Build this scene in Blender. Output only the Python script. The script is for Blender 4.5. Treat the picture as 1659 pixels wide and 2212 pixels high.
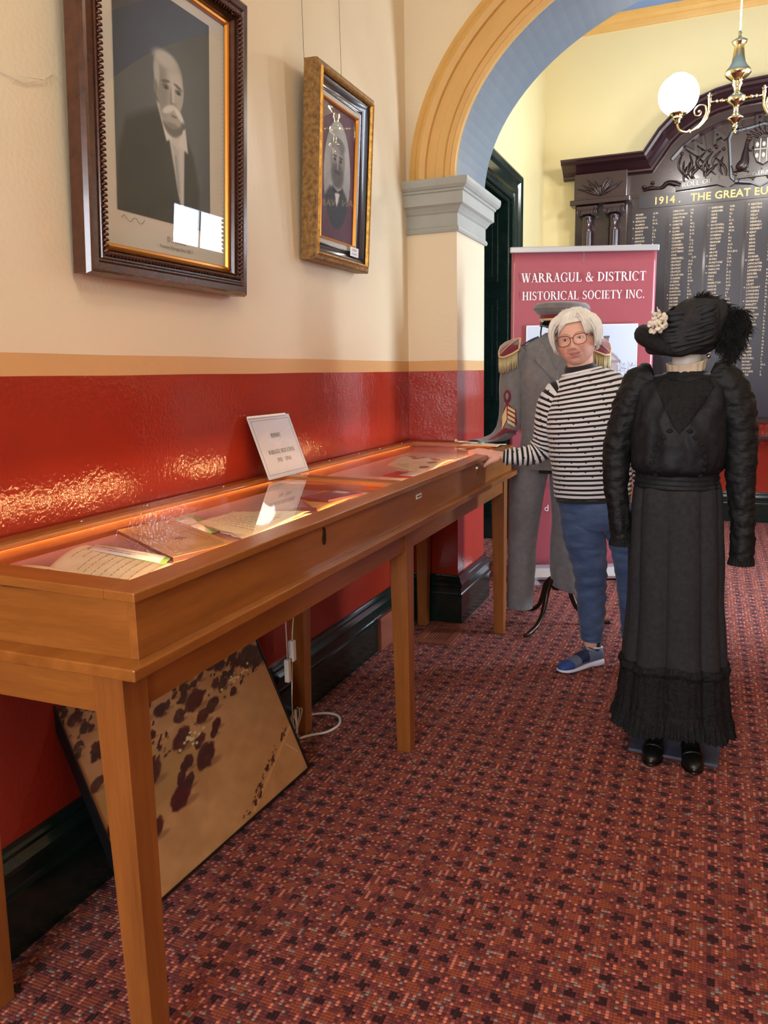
import bpy, bmesh, math, random
import numpy as np
from mathutils import Vector, Matrix, noise, geometry
from mathutils.bvhtree import BVHTree
random.seed(7); rng = np.random.default_rng(7)
PI = math.pi; R = math.radians
S = bpy.context.scene; COL = S.collection
for o in list(bpy.data.objects): bpy.data.objects.remove(o)
def lin(c): return tuple(((x/255)/12.92 if x/255 <= .04045 else ((x/255+.055)/1.055)**2.4) for x in c)

# ------------------------------------------------------------------ camera, view, lights
cam = bpy.data.cameras.new('camera'); cam_o = bpy.data.objects.new('camera', cam); COL.objects.link(cam_o)
cam.sensor_fit = 'VERTICAL'; cam.sensor_height = 24.0; cam.lens = 1700.3/2212*24.0; cam.clip_start = .02; cam.clip_end = 60
YAW, PIT, ROL = R(-22.473), R(-9.923), R(-1.125)
fw = Vector((math.sin(YAW)*math.cos(PIT), math.cos(YAW)*math.cos(PIT), math.sin(PIT)))
r0 = Vector((math.cos(YAW), -math.sin(YAW), 0)); u0 = r0.cross(fw)
rt = math.cos(ROL)*r0+math.sin(ROL)*u0; up = -math.sin(ROL)*r0+math.cos(ROL)*u0
M = Matrix((rt, up, -fw)).transposed().to_4x4(); M.translation = Vector((1.525, 0, 1.38))
cam_o.matrix_world = M; S.camera = cam_o
S.view_settings.view_transform = 'Standard'; S.view_settings.look = 'None'
S.view_settings.gamma = 1; S.view_settings.use_curve_mapping = False; S.view_settings.exposure = 1.25
S.cycles.use_denoising = True; S.cycles.max_bounces = 8; S.cycles.diffuse_bounces = 5; S.cycles.transparent_max_bounces = 16
S.cycles.sample_clamp_indirect = 6; S.cycles.caustics_reflective = False; S.cycles.caustics_refractive = False
W = bpy.data.worlds.new('daylight_sky'); S.world = W; W.use_nodes = True
bg = W.node_tree.nodes['Background']; bg.inputs[0].default_value = (.62, .78, 1, 1); bg.inputs[1].default_value = 1.6
GLOBE_FOYER, GLOBE_HALL, STRIP = 28.0, 20.0, 170.0
def area(name, loc, rot, sx, sy, energy, color):
    l = bpy.data.lights.new(name, 'AREA'); l.shape = 'RECTANGLE'; l.size = sx; l.size_y = sy; l.energy = energy; l.color = color
    o = bpy.data.objects.new(name, l); COL.objects.link(o); o.location = loc; o.rotation_euler = rot; return o
area('daylight_through_foyer_entrance', (3.76, 4.95, 1.3), (0, R(90), 0), 2.3, .5, 75, (.74, .85, 1))
area('daylight_through_foyer_transom', (3.68, 7.19, 2.47), (0, R(90), 0), .37, .95, 16, (.74, .85, 1))
area('hall_fill_behind_camera', (1.12, -2.52, 1.7), (R(90), 0, 0), 1.5, 1.7, 60, (.92, .95, 1))  # camera-side fill, shining in by a window added behind the camera

# ------------------------------------------------------------------ materials
class NT:
    def __init__(s, m): s.t = m.node_tree; s.m = m
    def n(s, kind, ins=None, **kw):
        x = s.t.nodes.new(kind)
        for k, v in kw.items(): setattr(x, k, v)
        for k, v in (ins or {}).items():
            if isinstance(v, bpy.types.NodeSocket): s.t.links.new(v, x.inputs[k])
            else: x.inputs[k].default_value = v
        return x
    def math(s, op, a, b=0.0, c=None):
        d = {0: a, 1: b}
        if c is not None: d[2] = c
        return s.n('ShaderNodeMath', d, operation=op).outputs[0]
    def mix(s, f, a, b, mode='MIX'):
        x = s.n('ShaderNodeMix', data_type='RGBA', blend_type=mode)
        for i, v in ((0, f), (6, a), (7, b)):
            if isinstance(v, bpy.types.NodeSocket): s.t.links.new(v, x.inputs[i])
            else: x.inputs[i].default_value = v if i == 0 else (*v[:3], 1)
        return x.outputs[2]
    def ramp(s, f, stops, interp='LINEAR'):
        x = s.n('ShaderNodeValToRGB', {0: f}); cr = x.color_ramp; cr.interpolation = interp
        while len(cr.elements) < len(stops): cr.elements.new(.5)
        for e, (p, c) in zip(cr.elements, stops):
            e.position = p; e.color = (*c[:3], 1) if hasattr(c, '__len__') else (c, c, c, 1)
        return x.outputs[0]
    def coord(s, kind='Object'): return s.n('ShaderNodeTexCoord').outputs[kind]
    def noise(s, vec, scale, detail=3, rough=.5, stretch=None):
        if stretch: vec = s.n('ShaderNodeMapping', {0: vec, 3: stretch}).outputs[0]
        return s.n('ShaderNodeTexNoise', {'Vector': vec, 'Scale': scale, 'Detail': detail, 'Roughness': rough}).outputs[0]
    def bump(s, h, strength=.3, dist=.002): return s.n('ShaderNodeBump', {'Height': h, 'Strength': strength, 'Distance': dist}).outputs[0]
def mat(name, col=(128,128,128), rough=.5, metal=0, spec=.5, fn=None, sheen=0, coat=0, alpha=1, sss=0, emit=None, es=0):
    m = bpy.data.materials.new(name); m.use_nodes = True; b = m.node_tree.nodes['Principled BSDF']
    b.inputs['Base Color'].default_value = (*lin(col), 1); b.inputs['Roughness'].default_value = rough
    b.inputs['Metallic'].default_value = metal; b.inputs['Specular IOR Level'].default_value = spec
    b.inputs['Sheen Weight'].default_value = sheen; b.inputs['Coat Weight'].default_value = coat
    b.inputs['Coat Roughness'].default_value = .08
    if sss: b.inputs['Subsurface Weight'].default_value = sss; b.inputs['Subsurface Radius'].default_value = (.01, .004, .002); b.inputs['Subsurface Scale'].default_value = 1
    if emit: b.inputs['Emission Color'].default_value = (*lin(emit), 1); b.inputs['Emission Strength'].default_value = es
    if fn: fn(NT(m), b)
    return m
def link(nt, out, b, name): nt.t.links.new(out, b.inputs[name])
def f_noise(c1, c2, scale, stretch=None, bumpk=.2, bd=.002, detail=4):
    def fn(t, b):
        v = t.coord(); n = t.noise(v, scale, detail, .6, stretch)
        link(t, t.mix(t.ramp(n, [(.3, 0), (.7, 1)]), lin(c1), lin(c2)), b, 'Base Color'); link(t, t.bump(n, bumpk, bd), b, 'Normal')
    return fn
def paint(upper):
    def fn(t, b):
        v = t.coord(); z = t.n('ShaderNodeSeparateXYZ', {0: v}).outputs[2]
        wob = t.math('MULTIPLY', t.noise(v, 1.3, 1), .006)
        zz = t.math('ADD', z, t.math('SUBTRACT', wob, .003))
        isred = t.math('LESS_THAN', zz, 1.392); istan = t.math('LESS_THAN', zz, 1.447)
        red = t.mix(t.noise(v, 2.5, 2), lin((160,52,32)), lin((150,47,34)))
        tan = lin((208,162,104))
        mott = t.mix(t.noise(v, 1.1, 3), lin(upper), lin(tuple(int(c*.965) for c in upper)))
        c = t.mix(isred, t.mix(istan, mott, tan), red)
        link(t, c, b, 'Base Color')
        link(t, t.ramp(isred, [(0, .42), (1, .1)]), b, 'Roughness')
        peel = t.noise(v, 75, 2, .5); big = t.noise(v, 5, 2)
        h = t.math('ADD', t.math('MULTIPLY', peel, .35), t.math('MULTIPLY', big, t.math('ADD', .35, t.math('MULTIPLY', isred, .9))))
        link(t, t.bump(h, .6, .0048), b, 'Normal')
    return fn
def wood(c1, c2, rough=.28, grain=(1, 8, 8), scale=3.0, coat=.25):
    def fn(t, b):
        v = t.coord(); n1 = t.noise(v, scale, 5, .62, grain); n2 = t.noise(v, scale*9, 3, .6, grain); n3 = t.noise(v, .9, 1)
        f = t.math('ADD', t.math('MULTIPLY', n1, .75), t.math('MULTIPLY', n2, .25))
        c = t.mix(t.ramp(f, [(.32, 0), (.68, 1)]), lin(c1), lin(c2)); c = t.mix(t.math('MULTIPLY', n3, .35), c, lin(c1))
        link(t, c, b, 'Base Color'); link(t, t.bump(f, .06, .002), b, 'Normal')
    return dict(fn=fn, rough=rough, coat=coat)
def carpet(t, b):
    v = t.coord(); s = t.n('ShaderNodeSeparateXYZ', {0: v})
    T = .0085
    def snap(x): return t.math('ADD', t.math('FLOOR', t.math('DIVIDE', x, T)), .5)
    sx, sy = snap(s.outputs[0]), snap(s.outputs[1])
    cell = t.n('ShaderNodeCombineXYZ', {0: sx, 1: sy}).outputs[0]
    wn = t.n('ShaderNodeTexWhiteNoise', {'Vector': cell}, noise_dimensions='2D'); r1 = wn.outputs[0]
    wn2 = t.n('ShaderNodeTexWhiteNoise', {'Vector': t.n('ShaderNodeVectorMath', {0: cell, 1: (37, 91, 0)}).outputs[0]}, noise_dimensions='2D').outputs[0]
    k = 2*PI*T/.074
    cx = t.math('COSINE', t.math('MULTIPLY', sx, k)); cy = t.math('COSINE', t.math('MULTIPLY', sy, k))
    m = t.math('ADD', cx, cy)                      # -2..2 : blobs on a staggered lattice
    mj = t.math('ADD', m, t.math('MULTIPLY', t.math('SUBTRACT', r1, .5), .7))
    base = t.mix(r1, lin((98,44,44)), lin((158,76,68)))
    base = t.mix(t.math('GREATER_THAN', mj, 1.05), base, lin((160,78,54)))
    base = t.mix(t.math('LESS_THAN', mj, -1.42), base, lin((50,18,26)))
    c2 = t.math('COSINE', t.math('MULTIPLY', t.math('ADD', sx, sy), k*.5))
    ring = t.math('MULTIPLY', t.math('GREATER_THAN', m, -.45), t.math('LESS_THAN', m, .95))
    par = t.math('LESS_THAN', t.math('MODULO', t.math('ADD', sx, .1), 2.0), 1.0)
    dots = t.math('MULTIPLY', t.math('MULTIPLY', ring, par), t.math('GREATER_THAN', r1, .52))
    base = t.mix(dots, base, t.mix(wn2, lin((236,136,98)), lin((206,124,112))))
    gd = t.math('MULTIPLY', t.math('LESS_THAN', wn2, .045), t.math('GREATER_THAN', m, -.8))
    base = t.mix(gd, base, lin((150,140,132)))
    # tuft shape
    fx = t.math('SUBTRACT', t.math('FRACT', t.math('DIVIDE', s.outputs[0], T)), .5); fy = t.math('SUBTRACT', t.math('FRACT', t.math('DIVIDE', s.outputs[1], T)), .5)
    d = t.math('SQRT', t.math('ADD', t.math('MULTIPLY', fx, fx), t.math('MULTIPLY', fy, fy)))
    h = t.math('SUBTRACT', 1.0, t.math('MULTIPLY', d, 1.7)); 
    base = t.mix(t.ramp(d, [(.38, 0), (.58, .5)]), base, lin((62,20,24)))
    link(t, base, b, 'Base Color'); link(t, t.bump(t.math('ADD', h, t.math('MULTIPLY', t.noise(v, 700, 2), .5)), .8, .004), b, 'Normal')
def vcol(t, b): link(t, t.n('ShaderNodeAttribute', attribute_name='col').outputs[0], b, 'Base Color')
def stripes(t, b):
    s = t.n('ShaderNodeAttribute', attribute_name='sl').outputs[2]; th = t.n('ShaderNodeAttribute', attribute_name='th').outputs[2]
    P = .0213; v = t.coord()
    s2 = t.math('ADD', s, t.math('MULTIPLY', t.math('SUBTRACT', t.noise(v, 9, 2), .5), .006))
    q = t.math('DIVIDE', s2, P); fr = t.math('FRACT', q); row = t.math('FLOOR', t.math('ADD', q, .5))
    black = t.math('LESS_THAN', fr, .45)
    du = t.math('ADD', t.math('DIVIDE', th, .058), t.math('MULTIPLY', row, .37)); fu = t.math('SUBTRACT', t.math('FRACT', du), .5)
    fv = t.math('SUBTRACT', t.math('FRACT', t.math('ADD', q, .5)), .52)
    e = t.math('ADD', t.math('POWER', t.math('MULTIPLY', fu, .058/.0042), 2.0), t.math('POWER', t.math('MULTIPLY', fv, P/.0042), 2.0))
    wn = t.n('ShaderNodeTexWhiteNoise', {'Vector': t.n('ShaderNodeCombineXYZ', {0: t.math('FLOOR', du), 1: row}).outputs[0]}, noise_dimensions='2D').outputs[0]
    dot = t.math('MULTIPLY', t.math('LESS_THAN', e, 1.0), t.math('GREATER_THAN', wn, .35))
    link(t, t.mix(t.math('MAXIMUM', black, dot), lin((226,222,222)), lin((14,13,16))), b, 'Base Color')
    link(t, t.bump(t.noise(v, 900, 2), .2, .001), b, 'Normal')
def skinfn(t, b):
    # natural skin tone differences: rosier cheeks, nose and lips
    v = t.coord(); m = t.n('ShaderNodeAttribute', attribute_name='rosy').outputs[2]; n = t.noise(v, 60, 4)
    c = t.mix(t.math('MULTIPLY', n, .5), lin((236,188,166)), lin((226,168,146)))
    link(t, t.mix(m, c, lin((206,108,104))), b, 'Base Color'); link(t, t.bump(t.noise(v, 260, 3), .25, .0012), b, 'Normal')
def thinglass(name, tint=(255,255,255), rough=.0, ior=1.5):
    m = bpy.data.materials.new(name); m.use_nodes = True; t = NT(m); t.t.nodes.clear()
    fr = t.math('MULTIPLY', t.n('ShaderNodeFresnel', {0: ior}).outputs[0], t.math('SUBTRACT', 1.0, t.n('ShaderNodeNewGeometry').outputs['Backfacing'])); tr = t.n('ShaderNodeBsdfTransparent', {0: (*lin(tint), 1)}).outputs[0]
    gl = t.n('ShaderNodeBsdfGlossy', {0: (1, 1, 1, 1), 1: rough}).outputs[0]
    o = t.n('ShaderNodeOutputMaterial'); mx = t.n('ShaderNodeMixShader', {0: fr, 1: tr, 2: gl}); t.t.links.new(mx.outputs[0], o.inputs[0]); return m
def emis(name, col, s):
    m = bpy.data.materials.new(name); m.use_nodes = True; t = NT(m); t.t.nodes.clear()
    e = t.n('ShaderNodeEmission', {0: (*lin(col), 1), 1: s}); o = t.n('ShaderNodeOutputMaterial'); t.t.links.new(e.outputs[0], o.inputs[0]); return m
K = {}
K['hall'] = mat('cream_hall_paint', fn=paint((230,214,182)))
K['foyer'] = mat('warm_lit_foyer_paint', fn=paint((234,219,166)))  # hall paint copied yellower, the warm foyer light put into its colour
K['carpet'] = mat('patterned_carpet', rough=.95, spec=.1, sheen=.1, fn=carpet)
K['ochre'] = mat('ochre_plaster', (214,164,82), .5, fn=f_noise((216,172,98), (208,163,90), 6, bumpk=.05))
K['slate'] = mat('slate_blue_plaster', (112,124,133), .5, fn=f_noise((114,126,135), (104,116,126), 4, bumpk=.05))
K['grey'] = mat('stone_grey_plaster', (160,162,154), .5, fn=f_noise((164,166,158), (154,156,148), 6, bumpk=.05))
K['blueceil'] = mat('blue_ceiling_paint', (116,150,206), .7)
K['cream'] = mat('cream_ceiling_paint', (226,214,190), .7)
K['green'] = mat('dark_green_gloss', (18,34,30), .16, fn=f_noise((17,33,29), (24,42,38), 9, bumpk=.06))
K['teak'] = mat('honey_varnished_timber_lengthwise', **wood((166,102,42), (122,68,24), .3, (7, .7, 7), 3.2))
K['teakx'] = mat('honey_varnished_timber_crosswise', **wood((166,102,42), (122,68,24), .3, (.7, 7, 7), 3.2))
K['teakz'] = mat('honey_varnished_timber_upright', **wood((162,98,42), (116,64,24), .32, (9, 9, .6), 3.2))
K['lining'] = mat('burgundy_felt', (128,46,44), .9, sheen=.3, fn=f_noise((132,50,46), (112,38,40), 60))
K['glass'] = thinglass('clear_glass')
K['acrylic'] = thinglass('clear_acrylic', (250,250,252), .03)
K['lens'] = thinglass('coated_lens', (255,255,255), 0, 1.12)
K['strip'] = emis('warm_led', (255,196,130), STRIP); K['strip2'] = emis('warm_led_back', (255,190,118), 14)
K['globe'] = emis('opal_globe_lit', (255,249,242), GLOBE_FOYER)
K['globe2'] = emis('opal_globe_added_hall', (255,247,236), GLOBE_HALL)
K['brass'] = mat('polished_brass', (216,200,150), .16, 1)
K['darkbrass'] = mat('aged_brass', (96,74,38), .35, 1)
K['steel'] = mat('bright_steel', (200,200,204), .25, 1)
K['silver'] = mat('satin_aluminium', (205,208,214), .35, .7)
K['white'] = mat('white_plastic', (232,230,224), .4)
K['cable'] = mat('white_cable', (226,220,204), .45)
K['black'] = mat('black_plastic', (16,16,18), .35)
K['walnut'] = mat('dark_walnut', **wood((84,44,26), (46,22,14), .22, (6, 6, 6), 5, .3))
K['jarrah'] = mat('dark_red_timber', **wood((52,29,32), (32,17,22), .26, (1.2, 5, 5), 4, .3))
K['jarrahd'] = mat('carved_dark_timber', **wood((50,27,24), (30,15,15), .34, (3, 3, 3), 8, .1))
K['gilt'] = mat('gilt_gesso', (196,148,66), .36, .65, fn=f_noise((204,158,74), (136,94,36), 70, bumpk=.5, bd=.002))
K['giltd'] = mat('worn_gilt', (150,112,60), .5, .35, fn=f_noise((164,126,70), (96,66,34), 55, bumpk=.6, bd=.003))
K['goldsl'] = mat('gold_slip', (214,140,50), .3, .6)
K['mount'] = mat('grey_cream_mount', (206,202,190), .85)
K['paper'] = mat('aged_paper', (240,226,190), .85, fn=f_noise((242,230,198), (228,208,168), 14, bumpk=.1))
K['wpaper'] = mat('white_paper', (238,236,238), .7)
K['gcard'] = mat('green_card', (110,164,84), .8)
K['brownpaper'] = mat('old_brown_paper', (212,160,92), .85, fn=f_noise((218,168,100), (192,138,74), 12, bumpk=.2))
K['browncov'] = mat('dark_brown_spine', (92,58,46), .7)
K['maroon'] = mat('maroon_cover', (92,40,46), .5)
K['redcard'] = mat('red_card', (196,44,40), .7)
K['ink'] = mat('black_ink', (30,26,28), .8)
K['inkfaint'] = mat('brown_ink', (112,92,78), .8)
K['pic'] = mat('printed_picture', rough=.6, spec=.3, fn=vcol)
K['picgloss'] = mat('glossy_printed_picture', rough=.3, fn=vcol)
K['bannermat'] = mat('burgundy_banner_vinyl', (166,82,92), .3, spec=.6)
K['bannertext'] = mat('white_lettering', (240,238,238), .5)
K['skin'] = mat('skin', (218,160,136), .5, spec=.35, sss=.12, fn=skinfn)
K['hair'] = mat('white_hair', (232,226,212), .5, sheen=.2, fn=f_noise((250,247,240), (228,221,206), 40, (1, 1, .3), .3))
K['stripe'] = mat('striped_jersey', rough=.85, sheen=.15, fn=stripes)
K['blackknit'] = mat('black_knit', (20,20,23), .8, sheen=.3)
K['denim'] = mat('blue_denim', rough=.85, sheen=.15, fn=f_noise((40,60,98), (84,106,142), 6, (1, 1, 2.6), .45, .004, 5))
K['mesh'] = mat('blue_grey_mesh_shoe', rough=.7, fn=f_noise((84,100,130), (108,118,140), 160))
K['shoeblue'] = mat('bright_blue_shoe', (38,74,140), .5)
K['navy'] = mat('navy_shoe', (34,44,78), .6)
K['sole'] = mat('white_foam_sole', (224,224,240), .55)
K['rim'] = mat('burgundy_spectacle_rim', (96,24,44), .25)
K['eyew'] = mat('eye_white', (226,214,210), .2)
K['iris'] = mat('grey_brown_iris', (52,40,36), .15)
K['lip'] = mat('lips', (190,96,98), .4, sss=.1)
K['brow'] = mat('pale_brow', (190,160,136), .8)
K['dark'] = mat('dark_mouth_line', (70,24,28), .6)
K['wool'] = mat('grey_uniform_wool', rough=.92, sheen=.3, fn=f_noise((128,126,126), (110,109,112), 30, bumpk=.15))
K['burg'] = mat('burgundy_felt_trim', (116,24,44), .85, sheen=.3)
K['fringe'] = mat('gold_bullion_fringe', (196,184,142), .45, .25)
K['braid'] = mat('cream_braid', (222,190,140), .7)
K['blacksat'] = mat('black_satin', rough=.62, spec=.32, fn=f_noise((30,32,38), (15,16,20), 48, bumpk=.6, bd=.004, detail=5))
K['blackcotton'] = mat('black_cotton_skirt', rough=.85, spec=.3, fn=f_noise((48,48,51), (36,36,39), 60, bumpk=.1))
K['lace'] = mat('black_lace', rough=.75, spec=.3, fn=f_noise((30,30,31), (8,8,9), 95, bumpk=.9, bd=.006, detail=5))
K['ruch'] = mat('black_ruched_satin', rough=.62, spec=.35, fn=f_noise((22,23,27), (9,10,12), 30, (1, 1, 1.8), .7, .008, 4))
K['feather'] = mat('black_feather', (14,13,14), .7)
K['leather'] = mat('black_boot_leather', rough=.28, fn=f_noise((26,26,24), (14,14,13), 60, bumpk=.35))
K['petal'] = mat('cream_silk_petals', (226,216,196), .7)
K['collarcr'] = mat('cream_collar_lining', (222,204,176), .75)
K['mann'] = mat('pale_mannequin_shell', (214,210,200), .45)
K['slab'] = mat('grey_base_board', rough=.6, fn=f_noise((84,88,104), (70,74,90), 20))
K['bronze'] = mat('dark_bronze_leg', (58,44,34), .3, .7)
K['ventwood'] = mat('reddish_timber_grille', **wood((150,84,60), (118,60,42), .5, (4, 1, 4), 6, 0))
K['slatepanel'] = mat('painted_name_panel', (34,30,40), .3)
K['goldleaf'] = mat('gold_leaf_lettering', (214,178,108), .45, .2)
K['palegold'] = mat('pale_gold_lettering', (206,186,158), .5, .1)
K['brick'] = mat('pale_painted_brick', rough=.9, fn=lambda t, b: link(t, t.n('ShaderNodeTexBrick', {'Vector': t.n('ShaderNodeMapping', {0: t.coord(), 2: (0, R(90), R(90))}).outputs[0], 'Color1': (*lin((150,160,176)), 1), 'Color2': (*lin((134,146,166)), 1), 'Mortar': (*lin((190,196,204)), 1), 'Scale': 4.0}).outputs[0], b, 'Base Color'))

# ------------------------------------------------------------------ mesh helpers
def tag(o, label=None, cat=None, group=None, kind=None):
    for k, v in (('label', label), ('category', cat), ('group', group), ('kind', kind)):
        if v: o[k] = v
    return o
def thing(name, label, cat, loc=(0,0,0), rz=0, group=None, rot=None):
    o = bpy.data.objects.new(name, None); COL.objects.link(o); o.location = loc; o.rotation_euler = rot or (0, 0, rz); o.empty_display_size = .05
    return tag(o, label, cat, group)
class MB:
    def __init__(s): s.v = []; s.f = []; s.m = []; s.s = []; s.at = {}; s.T = None
    def add(s, vs, fs, mi=0, sm=False, at=None):
        n = len(s.v)
        if s.T is not None: vs = [s.T @ Vector(p) for p in vs]
        s.v += [tuple(p) for p in vs]; s.f += [tuple(i+n for i in f) for f in fs]; s.m += [mi]*len(fs); s.s += [sm]*len(fs)
        for k, a in (at or {}).items(): s.at.setdefault(k, {}).update({n+i: x for i, x in enumerate(a)})
        return s
    def box(s, x0, y0, z0, x1, y1, z1, mi=0):
        vs = [(x, y, z) for x in (x0, x1) for y in (y0, y1) for z in (z0, z1)]
        return s.add(vs, [(0,1,3,2), (4,6,7,5), (0,4,5,1), (2,3,7,6), (0,2,6,4), (1,5,7,3)], mi)
    def tbox(s, c0, h0, c1, h1, mi=0):            # tapered box between two rectangles (z0 and z1)
        vs = [(c[0]+sx*h[0], c[1]+sy*h[1], c[2]) for c, h in ((c0, h0), (c1, h1)) for sx, sy in ((-1,-1), (1,-1), (1,1), (-1,1))]
        return s.add(vs, [(3,2,1,0), (4,5,6,7), (0,1,5,4), (1,2,6,5), (2,3,7,6), (3,0,4,7)], mi)
    def prism(s, poly, o, u, v, d, mi=0, mi_side=None, sm=False):
        o, u, v, d = map(Vector, (o, u, v, d)); n = len(poly)
        a = [o+u*p[0]+v*p[1] for p in poly]; b = [p+d for p in a]
        s.add(a+b, [tuple(range(n))[::-1], tuple(range(n, 2*n))]+[(i, (i+1) % n, n+(i+1) % n, n+i) for i in range(n)], mi)
        for i in range(n):
            if mi_side is not None: s.m[-n+i] = mi_side(i) if callable(mi_side) else mi_side
            s.s[-n+i] = sm
        return s
    def tube(s, path, r, n=8, mi=0, cap=True, flat=1.0):
        P = [Vector(p) for p in path]; rs = r if hasattr(r, '__len__') else [r]*len(P); vs = []; prev = None
        for i, p in enumerate(P):
            t = (P[min(i+1, len(P)-1)]-P[max(i-1, 0)]).normalized()
            if prev is None: a = t.orthogonal().normalized()
            else: a = (prev-t*prev.dot(t)); a = a.normalized() if a.length > 1e-6 else t.orthogonal().normalized()
            prev = a; b = t.cross(a)
            vs += [p+(a*math.cos(q)+b*math.sin(q)*flat)*rs[i] for q in (2*PI*k/n for k in range(n))]
        fs = [(i*n+k, i*n+(k+1) % n, (i+1)*n+(k+1) % n, (i+1)*n+k) for i in range(len(P)-1) for k in range(n)]
        if cap: fs += [tuple(range(n))[::-1], tuple(range(len(P)*n-n, len(P)*n))]
        return s.add(vs, fs, mi, True)
    def lathe(s, prof, n=24, o=(0,0,0), mi=0, sx=1, sy=1, rot=None):
        o = Vector(o); vs = []; rm = rot or Matrix.Identity(3)
        for r, z in prof: vs += [o+rm @ Vector((r*math.cos(2*PI*k/n)*sx, r*math.sin(2*PI*k/n)*sy, z)) for k in range(n)]
        m = len(prof); fs = [(i*n+k, i*n+(k+1) % n, (i+1)*n+(k+1) % n, (i+1)*n+k) for i in range(m-1) for k in range(n)]
        fs += [tuple(range(n))[::-1], tuple(range(m*n-n, m*n))]
        return s.add(vs, fs, mi, True)
    def ell(s, c, r, nu=16, nv=10, mi=0, rot=None):
        r = r if hasattr(r, '__len__') else (r, r, r); rm = rot or Matrix.Identity(3); vs = []; c = Vector(c)
        for j in range(nv+1):
            a = PI*j/nv; vs += [c+rm @ Vector((r[0]*math.sin(a)*math.cos(2*PI*k/nu), r[1]*math.sin(a)*math.sin(2*PI*k/nu), -r[2]*math.cos(a))) for k in range(nu)]
        return s.add(vs, [(j*nu+k, j*nu+(k+1) % nu, (j+1)*nu+(k+1) % nu, (j+1)*nu+k) for j in range(nv) for k in range(nu)], mi, True)
    def wrap(s, path, prof, closed=False, axes=None, mi=0, sm=False):
        """profile [(out, h)] mitred along a 2D path; out is to the right of travel."""
        n = len(path); P = [Vector(p) for p in path]; vs = []; ax = axes or (lambda p, h: (p[0], p[1], h))
        for i in range(n):
            d1 = (P[i]-P[i-1]).normalized() if (closed or i > 0) else None; d2 = (P[(i+1) % n]-P[i]).normalized() if (closed or i < n-1) else None
            d1 = d1 or d2; d2 = d2 or d1; n1 = Vector((d1.y, -d1.x)); n2 = Vector((d2.y, -d2.x)); b = (n1+n2); b = b/max(b.dot(n1), .2)
            for o, h in prof: q = P[i]+b*o; vs.append(ax(q, h))
        m = len(prof); L = n if closed else n-1
        fs = [(i*m+j, i*m+j+1, ((i+1) % n)*m+j+1, ((i+1) % n)*m+j) for i in range(L) for j in range(m-1)]
        if not closed: fs += [tuple(range(m)), tuple(range((n-1)*m, n*m))[::-1]]
        return s.add(vs, fs, mi, sm)
    def build(s, name, mats, parent=None, bev=0, sub=0, solid=0, loc=None, rot=None):
        me = bpy.data.meshes.new(name); me.from_pydata(s.v, [], s.f)
        for m in (mats if isinstance(mats, (list, tuple)) else [mats]): me.materials.append(m)
        me.polygons.foreach_set('material_index', s.m); me.polygons.foreach_set('use_smooth', s.s)
        for k, d in s.at.items():
            a = me.attributes.new(k, 'FLOAT', 'POINT'); arr = np.zeros(len(s.v), dtype=np.float32)
            for i, x in d.items(): arr[i] = x
            a.data.foreach_set('value', arr)
        bm = bmesh.new(); bm.from_mesh(me); bmesh.ops.recalc_face_normals(bm, faces=bm.faces); bm.to_mesh(me); bm.free(); me.update()
        o = bpy.data.objects.new(name, me); COL.objects.link(o)
        if parent: o.parent = parent
        if loc: o.location = loc
        if rot: o.rotation_euler = rot
        if solid: md = o.modifiers.new('thick', 'SOLIDIFY'); md.thickness = solid; md.offset = 0
        if bev: md = o.modifiers.new('bev', 'BEVEL'); md.width = bev; md.segments = 2; md.limit_method = 'ANGLE'; md.angle_limit = R(40)
        if sub: md = o.modifiers.new('sub', 'SUBSURF'); md.levels = md.render_levels = sub
        return o
def catmull(P, m):
    P = np.array(P, float); n = len(P); out = []
    Q = np.vstack([2*P[0]-P[1], P, 2*P[-1]-P[-2]])
    for t in np.linspace(0, n-1, m):
        i = min(int(t), n-2); f = t-i; p0, p1, p2, p3 = Q[i:i+4]
        out.append(.5*((2*p1)+(-p0+p2)*f+(2*p0-5*p1+4*p2-p3)*f*f+(-p0+3*p1-3*p2+p3)*f**3))
    return np.array(out)
def loft(mb, rings, m=40, n=48, disp=None, mi=0, limb=False, cap=True, sl0=0.0, sq=2.0, at=True):
    """rings rows: x,y,z,ra,rb[,roll] ; limb=True orients the rings across the path"""
    rr = [list(r)+[0]*(6-len(r)) for r in rings]; A = catmull(rr, m); vs = []; sl = []; th = []; L = sl0; base = len(mb.v)
    for i in range(m):
        c = Vector(A[i, :3]); ra, rb, ro = A[i, 3:6]
        if i: L += (c-Vector(A[i-1, :3])).length
        if limb:
            t = (Vector(A[min(i+1, m-1), :3])-Vector(A[max(i-1, 0), :3])).normalized(); b = Vector((0, 1, 0)); a = b.cross(t).normalized(); b = t.cross(a)
        else: a = Vector((math.cos(ro), 0, math.sin(ro))); b = Vector((0, 1, 0))
        for k in range(n):
            q = 2*PI*k/n; cq, sq_ = math.cos(q), math.sin(q)
            e = 2/sq; px = math.copysign(abs(cq)**e, cq); py = math.copysign(abs(sq_)**e, sq_)
            d = disp(i/(m-1), q, c+a*px*ra+b*py*rb) if disp else 0
            l = max(math.hypot(ra, rb)/1.414, 1e-5)
            vs.append(c+a*px*(ra+d)+b*py*(rb+d)); sl.append(L); th.append(q*l)
    fs = [(i*n+k, i*n+(k+1) % n, (i+1)*n+(k+1) % n, (i+1)*n+k) for i in range(m-1) for k in range(n)]
    if cap: fs += [tuple(range(n))[::-1], tuple(range(m*n-n, m*n))]
    mb.add(vs, fs, mi, True, {'sl': sl, 'th': th} if at else None); return mb
def nz(p, s, seed=0): return noise.noise(Vector((p[0]*s+seed, p[1]*s-seed, p[2]*s+seed*2)))
_tc = {}
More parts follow.
